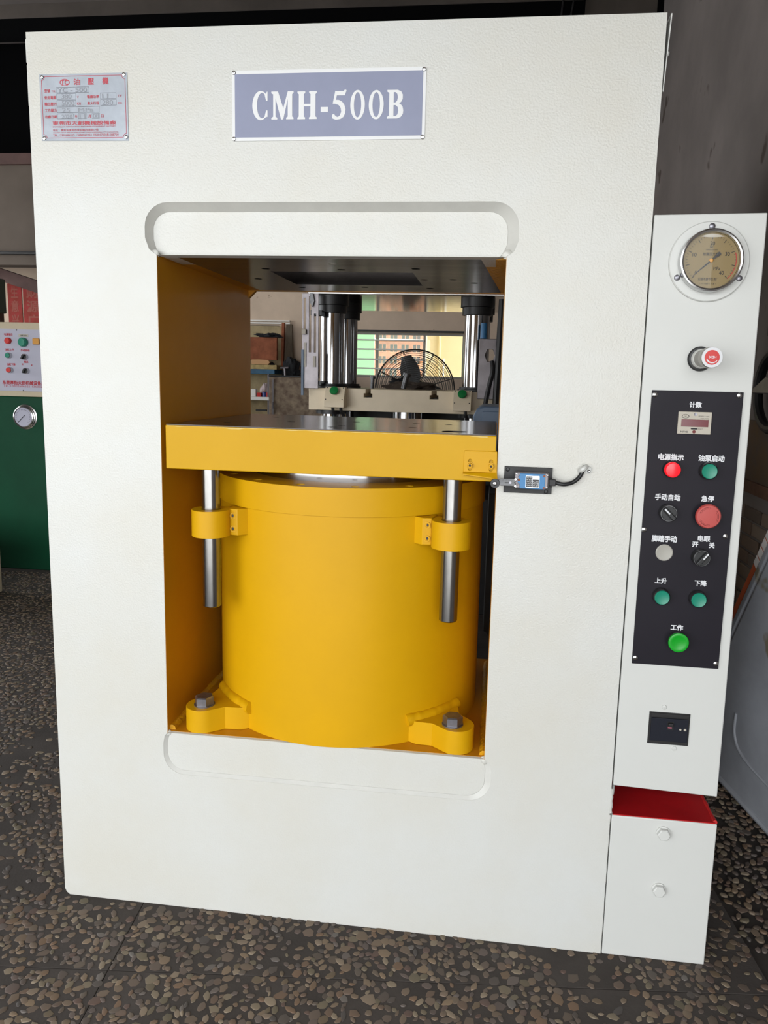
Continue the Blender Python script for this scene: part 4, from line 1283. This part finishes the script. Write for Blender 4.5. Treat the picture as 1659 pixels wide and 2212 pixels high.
for x0, x1 in ((-0.4745, -0.3830), (0.1075, 0.1885)):
    pr = [(FY - 0.001, 0.943), (FY - 0.001, 1.034), (FY - 0.040, 1.034), (FY - 0.075, 0.975), (FY - 0.075, 0.943)]
    hb = ob('button_box', poly(B(), pr, [], x0, x1, 'yz'), M['beige_paint'], p2, bevel=0.002, label='small beige push-button box')
    nrm = Vector((0, -0.059, 0.035)).normalized()
    c0 = Vector(((x0 + x1) / 2, FY - 0.0545, 1.0095))
    ob('button_collar', lathe(B(), [(0, 0), (0.0125, 0), (0.0125, 0.012), (0, 0.012)], c0, nrm, 20), M['chrome'], hb)
    ob('green_button', lathe(B(), [(0.0125, 0.0121), (0.0200, 0.014), (0.0205, 0.018), (0.0185, 0.0225), (0.009, 0.0245), (0, 0.025)], c0, nrm, 24), mat('deep_green_button', S(20, 120, 60), 0.35), hb)
    for xx in (x0 + .008, x1 - .008):
        for t in (0.06, 0.94):
            pz_ = Vector((xx, FY - 0.040 - 0.035 * t, 1.034 - 0.059 * t))
            ob('box_screw', lathe(B(), [(0, 0), (0.003, 0), (0, 0.001)], pz_, nrm, 8), M['black_paint'], hb)
    for xx in ((x0 + .032, x1 - .022) if x0 < 0 else (x0 + .055,)):
        b = tube(B(), smooth_path([(xx, FY - .03, 0.945), (xx + .002, FY - .03, 0.925), (xx + .012, FY - .02, 0.895), (xx + .02, FY - .025, 0.80), (xx + .03, FY - .03, 0.6)], 5), 0.0075, 8)
        ob('button_cable', b, M['black'], hb)
# slotted limit rail at the left column
PXM = 0.00212
X_ = lambda px: -0.585 + (px - 658) * PXM
Z_ = lambda v: 1.0285 + (836.5 - v) * PXM
slots = [[(X_(a), Z_(d)), (X_(c), Z_(d)), (X_(c), Z_(e)), (X_(a), Z_(e))] for a, c, d, e in ((662, 666.5, 714, 650), (673.5, 678, 762, 646), (684.5, 688.5, 762, 682))]
ob('limit_rail', poly(B(), [(X_(658.5), Z_(838)), (X_(694), Z_(838)), (X_(694), Z_(640)), (X_(658.5), Z_(640))], slots, FY - 0.045, FY - 0.039), M['steel_grey'], p2, bevel=0.001)
ob('rail_strip', BX(X_(658), X_(663), FY - 0.055, FY - 0.0455, Z_(853), Z_(757)), M['blue_grey'], p2)
ob('rail_slider', BX(X_(659.5), X_(668.5), FY - 0.062, FY - 0.0455, Z_(725), Z_(714)), M['cream'], p2, bevel=0.002)
ob('rail_scale', BX(X_(664), X_(668), FY - 0.050, FY - 0.0455, Z_(793), Z_(742)), M['cream'], p2)
ob('rail_scale', BX(X_(683), X_(689), FY - 0.050, FY - 0.0455, Z_(793), Z_(770)), M['cream'], p2)
ob('rail_bracket', BX(X_(676), X_(700), FY - 0.038, FY + 0.03, Z_(684), Z_(674)), M['black'], p2)
ob('rail_bracket', BX(X_(676), X_(700), FY - 0.038, FY + 0.03, Z_(830), Z_(822)), M['black'], p2)
ob('rail_clevis', poly(B(), [(X_(677), Z_(640)), (X_(683), Z_(640)), (X_(686), Z_(656)), (X_(682), Z_(668)), (X_(677), Z_(660))], [], FY - 0.06, FY - 0.0455), M['satin'], p2)
# bracket plate at the right column
hexh = [(0.262 + .022 * math.cos(math.radians(a)), 1.190 + .030 * math.sin(math.radians(a))) for a in range(0, 360, 60)]
ob('bracket_plate', poly(B(), [(0.213, 0.998), (0.309, 0.998), (0.309, 1.262), (0.213, 1.262)], [hexh], FY - 0.03, FY - 0.022), M['steel_grey'], p2, bevel=0.002)
ob('blue_coupling', cyl(B(), (0.2300, FY - 0.02, 1.2625), (0.2300, FY - 0.02, 1.3300), 0.014, 16), M['blue'], p2)
b = tube(B(), smooth_path([(0.272, FY - 0.04, 1.165), (0.276, FY - 0.05, 1.12), (0.262, FY - 0.05, 1.05), (0.250, FY - 0.05, 0.96), (0.252, FY - 0.05, 0.80), (0.252, FY - 0.05, 0.56)], 6), 0.010, 8)
ob('cable', b, M['black'], p2)
b = tube(B(), smooth_path([(0.305, FY - 0.04, 1.43), (0.300, FY - 0.05, 1.2), (0.296, FY - 0.05, 0.96), (0.300, FY - 0.05, 0.56)], 6), 0.014, 8)
ob('cable', b, M['black'], p2)
# things lying on its table
for k, (x, y, r, h, tilt) in enumerate(((-0.300, 2.30, 0.009, 0.058, 0.04), (-0.150, 2.32, 0.013, 0.075, 0.22))):
    a = Vector((math.sin(tilt), 0, math.cos(tilt)))
    b = lathe(B(), [(0, 0), (r, 0), (r, h * 0.8), (r * 1.5, h * 0.8), (r * 1.5, h), (0, h)], (x, y, 1.0295 + r * math.sin(tilt)), a, 14)
    tag(ob('steel_pin', b, M['satin']), ['thin dark steel pin standing upright on the cream press table', 'thicker dark steel pin leaning on the cream press table beside the rag'][k], 'pin')


def cloth_lump(name, c, sx, sy, sz, m, label, cat, seed, sub=4, amp=0.45):
    b = B()
    bmesh.ops.create_icosphere(b, subdivisions=sub, radius=1.0)
    for v in b.verts:
        n_ = mnoise.noise(v.co * 1.6 + Vector((seed, seed * 2, 0))) + 0.5 * mnoise.noise(v.co * 4 + Vector((seed, 0, 3)))
        v.co *= 1 + amp * n_
        if v.co.z < -0.35:
            v.co.z = -0.35
        v.co = Vector((c[0] + v.co.x * sx, c[1] + v.co.y * sy, c[2] + (v.co.z + 0.35) * sz))
    return tag(ob(name, b, m), label, cat)


cloth_lump('oily_rag', (-0.135, 2.50, 1.0290), 0.115, 0.08, 0.030, M['rag_brown'], 'crumpled oily brown rag lying on the cream press table', 'rag', 4.2)
cloth_lump('black_rag', (-0.225, 2.745, 1.0290), 0.055, 0.05, 0.042, M['rag_black'], 'small black rag on the cream press table behind the brown rag', 'rag', 9.1)

# ------------------------------------------------------------------ pedestal fan in front of the window
FX, FYY, FZ, FR = -0.345, 4.60, 1.003, 0.312
fan = thing('industrial_fan', 'black pedestal fan with round wire guard in front of the window', 'fan', (FX, FYY, 0.0))


def ring(bm, r, y, rw, n=56):
    return tube(bm, [(FX + r * math.cos(2 * PI * i / n), y, FZ + r * math.sin(2 * PI * i / n)) for i in range(n)], rw, 5, closed=True)


def dome(r):
    return 0.085 * math.sqrt(max(0, 1 - (r / FR) ** 2 * 0.96))


b = B()
for k in range(17):
    r = 0.055 + (FR - 0.012 - 0.055) * k / 16
    ring(b, r, FYY - dome(r), 0.0021)
ob('front_guard', b, M['fan_black'], fan)
b = B()
for k in range(9):
    r = 0.08 + (FR - 0.012 - 0.08) * k / 8
    ring(b, r, FYY + dome(r) * 0.9, 0.0018)
ob('rear_guard', b, M['fan_black'], fan)
ob('guard_rim', ring(B(), FR, FYY, 0.006), M['fan_black'], fan)
for k in range(8):
    a = 2 * PI * (k + 0.4) / 8
    for s in (-1, 1):
        pts = [(FX + r * math.cos(a), FYY + s * dome(r), FZ + r * math.sin(a)) for r in [0.05 + (FR - 0.05) * i / 8 for i in range(9)]]
        ob('guard_spoke', tube(B(), pts, 0.0026, 5), M['fan_black'], fan)
ob('guard_badge', cyl(B(), (FX, FYY - 0.086, FZ), (FX, FYY - 0.078, FZ), 0.055, 28), M['fan_black'], fan)
ob('motor', lathe(B(), [(0, 0), (0.06, 0), (0.085, 0.03), (0.085, 0.14), (0.05, 0.17), (0, 0.17)], (FX, FYY + 0.03, FZ), (0, 1, 0), 28), M['fan_black'], fan)
ob('hub', cyl(B(), (FX, FYY - 0.045, FZ), (FX, FYY + 0.028, FZ), 0.040, 24), M['fan_black'], fan)
for k in range(3):
    a0 = math.radians(105 + 120 * k)
    b = B()
    rows = []
    for i in range(8):
        r = 0.038 + (0.27 - 0.038) * i / 7
        hw = 0.030 + 0.055 * math.sin(PI * min(1, (i + 1) / 8.5))
        row = []
        for j in range(5):
            t = (j / 4 - 0.5) * 2
            da = t * hw / max(r, 0.08)
            row.append(Vector((FX + r * math.cos(a0 + da), FYY - 0.010 + t * 0.022, FZ + r * math.sin(a0 + da))))
        rows.append(row)
    for dy in (0, 0.003):
        vv = [[b.verts.new(p + Vector((0, dy, 0))) for p in row] for row in rows]
        for i in range(7):
            for j in range(4):
                b.faces.new((vv[i][j], vv[i + 1][j], vv[i + 1][j + 1], vv[i][j + 1]))
    ob('blade', b, M['fan_black'], fan)
ob('post', cyl(B(), (FX, FYY + 0.10, 0.03), (FX, FYY + 0.10, FZ - 0.07), 0.018, 16), M['fan_black'], fan)
ob('base', lathe(B(), [(0, 0), (0.25, 0), (0.25, 0.015), (0.05, 0.04), (0, 0.04)], (FX, FYY + 0.10, 0.0), (0, 0, 1), 40), M['fan_black'], fan)

# ------------------------------------------------------------------ window in the back wall
wf = poly(B(), [(WX0, WZ0), (WX1, WZ0), (WX1, WZ1), (WX0, WZ1)], [[(WX0 + .02, WZ0 + .02), (-0.815, WZ0 + .02), (-0.815, WZ1 - .02), (WX0 + .02, WZ1 - .02)],
          [(-0.790, WZ0 + .02), (-0.382, WZ0 + .02), (-0.382, WZ1 - .02), (-0.790, WZ1 - .02)], [(-0.362, WZ0 + .02), (WX1 - .02, WZ0 + .02), (WX1 - .02, WZ1 - .02), (-0.362, WZ1 - .02)]], 5.56, 5.60)
win = struct('window_1', wf, mat('grey_window_frame', S(150, 146, 138), 0.5), smooth=False)
for za in (1.434, 1.351, 1.262, 1.180):
    ob('security_bar', BX(WX0, -0.372, 5.535, 5.552, za - 0.0065, za + 0.0065), M['ext_white'], win, bevel=0.002)
for xa, xb in ((WX0 + .0205, -0.8155), (-0.7895, -0.3825), (-0.3615, WX1 - .0205)):
    ob('window_pane', BX(xa, xb, 5.578, 5.582, WZ0 + .0205, WZ1 - .0205), M['pane'], win, smooth=False)
struct('trim_8', BX(WX0 - 0.02, WX1 + 0.02, 5.485, 5.50, WZ1, WZ1 + 0.018), M['black_paint'], smooth=False)

# outside the window
gt = tag(ob('green_sheet', BX(-2.6, -1.150, 7.50, 7.54, -0.05, 2.6), M['green_tarp']), 'pale green sheeting hung outside the window', 'sheet')
bl = thing('apartment_building', 'terracotta tiled building with small windows outside the back window', 'building', (-1.4, 9.6, -0.05))
ob('facade', BX(-3.2, -0.70, 9.6, 9.9, -0.05, 4.0), M['ext_brick'], bl)
for r_ in range(7):
    for c_ in range(5):
        x = -1.60 + c_ * 0.165
        z = 0.80 + r_ * 0.17
        fr = ob('window_frame', poly(B(), [(x, z), (x + .125, z), (x + .125, z + .125), (x, z + .125)], [[(x + .010, z + .010), (x + .058, z + .010), (x + .058, z + .115), (x + .010, z + .115)],
                [(x + .067, z + .010), (x + .115, z + .010), (x + .115, z + .115), (x + .067, z + .115)]], 9.585, 9.5995), M['ext_brick'], bl, smooth=False)
        ob('window_pane', BX(x + .009, x + .116, 9.592, 9.597, z + .009, z + .116), M['ext_glass'], fr, smooth=False)
for z in (0.965, 1.645):
    ob('balcony_ledge', BX(-1.62, -0.76, 9.50, 9.5995, z, z + .022), M['ext_white'], bl)
cw = thing('cream_house', 'plain cream rendered house wall outside the right part of the back window', 'building', (0.2, 7.7, -0.05))
ob('wall', BX(-0.555, 1.6, 7.70, 8.2, -0.05, 4.0), M['ext_cream'], cw)
ob('corner_trim', BX(-0.578, -0.553, 7.685, 7.75, -0.05, 4.0), M['ext_white'], cw)
ob('drain_pipe', cyl(B(), (-0.395, 7.68, -0.05), (-0.395, 7.68, 3.9), 0.014, 12), M['ext_cream'], cw)
ob('drain_pipe', cyl(B(), (-0.345, 7.68, -0.05), (-0.345, 7.68, 1.35), 0.010, 12), M['ext_white'], cw)

# ------------------------------------------------------------------ cluttered corner left of the window
tr = thing('wall_trunking', 'two parallel white cable trunkings on the beige wall above the shelf', 'trunking', (-1.9, 5.49, 1.57))
ob('trunking_strip', BX(-2.4, -1.594, 5.470, 5.4995, 1.577, 1.590), M['ext_white'], tr, bevel=0.002)
ob('trunking_strip', BX(-2.4, -1.594, 5.475, 5.4995, 1.556, 1.570), M['ext_white'], tr, bevel=0.002)
ob('trunking_strip', BX(-2.4, -1.70, 5.478, 5.4995, 1.536, 1.541), M['black_paint'], tr)
sh = thing('tool_shelf', 'storage rack against the back wall with a blue upper board and white lower shelf', 'shelf', (-1.95, 5.3, 0.0))
ob('shelf_board', BX(-2.30, -1.655, 5.20, 5.44, 1.102, 1.143), M['blue_steel'], sh, bevel=0.003, label='blue painted board')
ob('shelf_board', BX(-2.30, -1.706, 5.20, 5.44, 0.870, 0.900), M['ext_white'], sh, bevel=0.003, label='white painted board')
ob('shelf_board', BX(-2.30, -1.706, 5.20, 5.44, 0.30, 0.33), M['ext_white'], sh, bevel=0.003)
ob('back_board', BX(-2.30, -1.66, 5.445, 5.465, 0.0, 1.535), mat('stained_yellow_board', S(176, 158, 120), 0.8, var=0.3, vscale=14), sh)
for x in (-2.30, -1.722):
    ob('shelf_post', BX(x, x + .016, 5.205, 5.235, 0.0, 1.1018), M['steel_grey'], sh)
tag(ob('foam_sheet', BX(-2.25, -1.640, 5.21, 5.42, 1.1435, 1.182), mat('foam', S(188, 164, 110), 0.9, bump=0.6, bscale=60, var=0.4, vscale=30)), 'yellowish foam sheet lying on the blue shelf board', 'foam')
cloth_lump('dark_cloth', (-1.78, 5.32, 1.183), 0.085, 0.04, 0.022, M['rag_black'], 'dark cloth bundle squeezed under the rusty board', 'cloth', 2.2)
tag(ob('wood_offcut', poly(B(), [(-1.87, 1.185), (-1.72, 1.183), (-1.70, 1.205), (-1.72, 1.225), (-1.80, 1.228), (-1.87, 1.226)], [], 5.215, 5.245), mat('pale_wood', S(196, 150, 104), 0.7), bevel=0.006), 'pale rounded wooden offcut on the foam sheet', 'wood')
tag(ob('rusty_board', BX(-2.2, -1.656, 5.27, 5.30, 1.225, 1.424), M['rust'], bevel=0.003), 'rusty orange-brown board standing above the foam sheet', 'board')
cloth_lump('black_cable_bundle', (-1.74, 5.30, 1.425), 0.10, 0.05, 0.028, M['rag_black'], 'black bundle of cable on the top edge of the rusty board', 'cable', 6.6, amp=0.7)
tag(ob('rust_batten', poly(B(), [(-1.655, 1.145), (-1.635, 1.145), (-1.622, 1.562), (-1.648, 1.562)], [], 5.395, 5.425), M['rust'], bevel=0.002), 'narrow rust-brown batten standing beside the timber board', 'batten')
tag(ob('timber_board', poly(B(), [(-1.632, 1.0955), (-1.545, 1.0955), (-1.553, 1.550), (-1.605, 1.550)], [], 5.395, 5.43), M['timber'], bevel=0.002), 'grey-brown timber board standing against the beige wall', 'board')
sc_t = thing('steel_cabinet', 'low stained sheet steel cabinet below the black bag at the back wall', 'cabinet', (-1.45, 5.3, 0.0))
ob('cabinet_body', BX(-1.698, -1.10, 5.18, 5.43, 0.0, 1.080), M['stain'], sc_t, bevel=0.004)
ob('cabinet_top', BX(-1.703, -1.09, 5.17, 5.44, 1.0805, 1.095), M['black_paint'], sc_t, bevel=0.002)
ob('door_edge', BX(-1.672, -1.655, 5.170, 5.1795, 0.05, 1.06), M['steel_grey'], sc_t)
ob('door_handle', BX(-1.668, -1.658, 5.155, 5.1698, 0.80, 0.86), M['steel_grey'], sc_t)
cloth_lump('black_bag', (-1.530, 5.30, 1.0955), 0.068, 0.050, 0.120, M['rag_black'], 'black cloth bag slumped on the stained steel cabinet', 'bag', 1.3)
cloth_lump('pink_cloth', (-1.350, 5.32, 1.0955), 0.060, 0.05, 0.140, M['rag_pink'], 'crumpled pale pink cloth beside the black bag', 'cloth', 7.7)
vt = thing('clamp_handle', 'small grey T-shaped clamp handle standing in front of the black bag', 'clamp', (-1.56, 5.19, 1.0952))
ob('stem', cyl(B(), (-1.556, 5.19, 1.0953), (-1.562, 5.19, 1.155), 0.009, 12), M['steel_grey'], vt)
ob('crossbar', cyl(B(), (-1.598, 5.19, 1.158), (-1.526, 5.19, 1.162), 0.010, 12), M['steel_grey'], vt)
for nm, x0, x1, z1, mm, lab, cat in (('carton', -1.878, -1.832, 0.968, 'ext_white', 'small white carton at the left end of the white shelf', 'carton'),
                                     ('small_box', -1.822, -1.784, 0.936, 'redcap', 'small red box next to the white carton on the white shelf', 'box'),
                                     ('small_box', -1.735, -1.712, 0.940, 'redcap', 'small red box at the right end of the white shelf', 'box')):
    tag(ob(nm, BX(x0, x1, 5.215, 5.27, 0.9005, z1), M[mm], bevel=0.003), lab, cat)
tag(ob('tin', lathe(B(), [(0, 0), (0.017, 0), (0.0178, 0.002), (0.0178, 0.040), (0.016, 0.043), (0, 0.043)], (-1.760, 5.235, 0.9005), (0, 0, 1), 24), mat('blue_tin', S(60, 84, 150), 0.4)), 'small blue tin between two red boxes on the white shelf', 'tin')
cloth_lump('plastic_bag', (-1.765, 5.32, 0.9005), 0.055, 0.045, 0.090, M['rag_pink'], 'whitish plastic bag behind the blue tin on the white shelf', 'bag', 3.9)
b = BX(-1.83, -1.735, 5.205, 5.235, 0.775, 0.790)
tag(ob('hanging_bar', b, M['black_paint']), 'short black bar fixed below the white shelf', 'bar')

# ------------------------------------------------------------------ green press at the far left
gp = thing('green_press', 'dark green machine with pale control box at the left edge, behind the white press', 'machine', (-2.4, 2.8, 0.0))
ob('machine_body', BX(-3.3, -1.72, 2.40, 3.2, 0.0, 0.936), M['green_body'], gp, bevel=0.004)
ob('control_box', BX(-3.0, -1.76, 2.392, 2.75, 0.9365, 1.319), M['beige_dim'], gp, bevel=0.003, label='pale beige control box')
fp = ob('face_plate', BX(-2.95, -1.80, 2.388, 2.3919, 0.965, 1.2835), M['lilac'], gp, label='pale lilac front plate with red print')
yf = 2.388
for body, l, b_, r, t in (('电源指示', -2.260, 1.250, -2.213, 1.262), ('油缸上升', -2.258, 1.1725, -2.210, 1.184), ('手动自动', -2.172, 1.1705, -2.123, 1.1825), ('油缸下降', -2.252, 1.0960, -2.206, 1.1085), ('模具', -2.156, 1.111, -2.133, 1.1225),
                          ('开', -2.170, 1.0985, -2.161, 1.1075), ('关', -2.119, 1.0965, -2.110, 1.1055), ('东莞厚街天创机械设备厂', -2.283, 0.9985, -2.046, 1.0185)):
    text(body, l, b_, r, t, yf - .0005, fp, M['redink2'], bold=0.03)
text('TEL:13302606525 13600261903', -2.279, 0.9855, -2.010, 0.9960, yf - .0005, fp, M['redink2'])
ob('label_tag', BX(-2.180, -2.126, yf - .0012, yf, 1.245, 1.258), M['cream'], fp, smooth=False)
text('油泵启动', -2.170, 1.2480, -2.134, 1.2555, yf - .0016, fp, M['blackink'], bold=.01)


def small_button(x, z, m, r, h, label, ring_m='bright', lever=False):
    q = ob('panel_button', lathe(B(), [(0, 0), (r, 0), (r, h * .7), (r * .92, h * .8), (0, h * .8)], (x, yf, z), (0, -1, 0), 24), M[ring_m], gp, label=label)
    ob('button_cap', lathe(B(), [(0, h * .8), (r * .85, h * .8), (r * .8, h), (0, h * 1.05)], (x, yf, z), (0, -1, 0), 24), M[m], q)
    if lever:
        Mt = Matrix.Translation((x, yf, z)) @ Matrix.Rotation(math.radians(30), 4, 'Y')
        ob('selector_lever', BX(-.004, .004, -(h + .012), -h, -r * .8, r * .8, M=Mt), M['black'], q)
    return q


small_button(-2.2365, 1.2235, 'redcap', 0.0165, 0.018, 'red lamp', 'redcap')
small_button(-2.1510, 1.2175, 'green_btn', 0.0235, 0.026, 'larger green mushroom button', 'green_btn')
small_button(-2.2360, 1.1480, 'green_btn', 0.0155, 0.022, 'green button')
small_button(-2.1470, 1.1430, 'black', 0.0155, 0.020, 'black selector switch', 'bright', True)
small_button(-2.2340, 1.0730, 'redcap', 0.0155, 0.022, 'red button')
small_button(-2.1430, 1.0710, 'black', 0.0155, 0.020, 'black selector switch', 'bright', True)
ob('brass_lock', BX(-2.098, -2.062, yf - .012, yf, 1.2075, 1.2385), M['amber'], gp, bevel=0.003)
for x, z in ((-2.190, 1.2790), (-2.168, 0.9680)):
    ob('panel_screw', lathe(B(), [(0, 0), (0.004, 0), (0, 0.002)], (x, yf, z), (0, -1, 0), 10), M['black_paint'], gp)
gx2, gz2 = -2.170, 0.830
g2 = ob('pressure_gauge', lathe(B(), [(0, 0), (0.0655, 0), (0.0655, 0.004), (0.060, 0.006), (0.060, 0.014), (0.056, 0.016), (0.056, 0.024), (0.052, 0.026), (0.049, 0.022), (0, 0.020)], (gx2, 2.40, gz2), (0, -1, 0), 48), M['bright'], gp, label='round chrome pressure gauge')
ob('dial_face', lathe(B(), [(0, 0.0203), (0.0485, 0.0223), (0, 0.0225)], (gx2, 2.40, gz2), (0, -1, 0), 40), M['lilac'], g2)
a = math.radians(225)
b = tube(B(), [(gx2 + .010, 2.375, gz2 + .010), (gx2 + .038 * math.cos(a), 2.375, gz2 + .038 * math.sin(a))], 0.0016, 5)
ob('needle', b, M['blackink'], g2)
b = B()
for k in range(21):
    a = math.radians(225 - 270 * k / 20)
    tube(b, [(gx2 + .036 * math.cos(a), 2.3765, gz2 + .036 * math.sin(a)), (gx2 + .043 * math.cos(a), 2.3765, gz2 + .043 * math.sin(a))], 0.0006, 4)
ob('scale_ticks', b, M['blackink'], g2)
dm = thing('dark_motor', 'dark green box on a short post above the pale control box', 'motor', (-2.55, 2.6, 1.319))
ob('motor_box', BX(-2.80, -2.383, 2.42, 2.60, 1.377, 1.560), mat('dark_green_grey', S(44, 54, 48), 0.6), dm, bevel=0.006)
ob('post', BX(-2.425, -2.398, 2.56, 2.595, 1.3195, 1.3768), M['redwood'], dm)
bb = thing('beige_box', 'low beige box on the floor in front of the green machine', 'box', (-2.3, 1.8, 0.0))
ob('box_body', BX(-2.6, -2.062, 1.62, 1.985, 0.0, 0.290), M['beige_dim'], bb, bevel=0.003)
ob('box_lid', BX(-2.6, -2.060, 1.618, 1.987, 0.2903, 0.2960), M['beige_dim'], bb, bevel=0.002)

# recess under the parapet: stair stringer and red couplets
M2 = Matrix.Translation((-4.436, 5.82, 1.965)) @ Matrix.Rotation(math.radians(16.5), 4, 'Y')
ob_ = ob('stair_stringer', BX(-1.6, 1.3, -0.05, 0.05, -0.066, 0.048, M=M2), M['redwood'])
tag(ob_, 'sloping red-brown wooden stair stringer above the red paper strips', 'stair')
for k, (x0, x1) in enumerate(((-4.893, -4.735), (-4.718, -4.50))):
    c_ = tag(ob('paper_couplet', BX(x0, x1, 6.2915, 6.2995, 1.15, 1.985), M['poster'], smooth=False), ['narrow red paper strip with gold characters, nearer the dark motor box', 'wider red paper strip with gold characters, nearer the white press'][k], 'poster')
    for i, ch in enumerate(('生意兴隆', '财源广进')[k]):
        text(ch, x0 + .04, 1.84 - i * .145, x1 - .04, 1.955 - i * .145, 6.2905, c_, M['gold'], bold=.02)

# ------------------------------------------------------------------ right side: plastic tank, orange bar, hoop
tk = thing('plastic_tank', 'stained grey-white plastic tank with sloping shoulder on the floor right of the control cabinet', 'tank', (1.17, 0.6, 0.0))


def TX(y, d=0.0):
    return 0.977 + (0.575 - y) * 0.187 + d


prof = [(0.84, 0.0), (0.86, 0.03), (0.86, 0.139), (0.694, 0.450), (0.575, 0.673), (0.450, 0.905), (0.41, 0.930), (0.10, 0.930), (0.08, 0.91), (0.08, 0.0)]
b = poly(B(), prof, [], 0.0, 0.40, 'yz')
for v in b.verts:
    v.co.x = TX(v.co.y, v.co.x)
ob('tank_body', b, M['tank'], tk, bevel=0.016, seg=4)
rp = smooth_path([(TX(y_, -.001), y_, z_) for y_, z_ in ((.10, .112), (.35, .116), (.476, .119), (.56, .124), (.608, .134), (.632, .150), (.646, .178), (.645, .225))], 6)
ob('moulded_ridge', tube(B(), rp, 0.004, 8), M['tank'], tk)
ob('moulded_foot', tube(B(), [(TX(.10, .004), .10, .010), (TX(.83, .004), .83, .010)], 0.010, 8), M['tank'], tk)
ta = thing('orange_bar', 'orange square bar with white taped grip lying along the sloping edge of the grey-white tank', 'bar', (TX(.65, .02), 0.65, 0.55))
A_, B_ = Vector((TX(.840, .018), .840, .180)), Vector((TX(.455, .018), .455, .899))
dv = (B_ - A_).normalized()
side = Vector((1, 0, 0))
up_ = dv.cross(side).normalized() * -1
if up_.z < 0:
    up_ = -up_
side = up_.cross(dv).normalized()


def slab(t0, t1, w, h0, h1, bm=None):
    bm = bm or B()
    L_ = (B_ - A_).length
    M3 = Matrix((side, dv, up_)).transposed().to_4x4()
    M3.translation = A_
    return box(bm, -w, w, L_ * t0, L_ * t1, h0, h1, M=M3)


ob('tank_lip', slab(0.0, 1.0, 0.016, 0.0005, 0.0275), M['tank'], tk, bevel=0.006, seg=3)
ob('bar_body', slab(0.0, 1.0, 0.0125, 0.0285, 0.056), M['orange'], ta, bevel=0.003)
for k in range(5):
    t0 = 0.585 + k * 0.036
    ob('tape_band', slab(t0, t0 + 0.0335, 0.0132, 0.0279, 0.0568), M['tape'], ta, bevel=0.002)
hp = thing('rubber_hoop', 'black rubber hoop hung on the grey right wall above the dark dado', 'hoop', (1.455, 2.02, 0.90))
ob('hoop', tube(B(), [(1.452, 2.02 + 0.20 * math.cos(2 * PI * i / 48), 1.070 + 0.165 * math.sin(2 * PI * i / 48)) for i in range(48)], 0.022, 10, closed=True), M['black'], hp)
ob('hoop_bracket', poly(B(), [(2.19, 1.055), (2.235, 1.062), (2.05, 1.125), (1.95, 1.115), (1.95, 1.055)], [], 1.42, 1.499, 'yz'), M['steel_grey'], hp, bevel=0.004)
tag(ob('wall_bracket', BX(1.44, 1.4995, 1.98, 2.14, 1.30, 1.36), M['black_paint'], bevel=0.004), 'black iron bracket on the right wall above the rubber hoop', 'bracket')
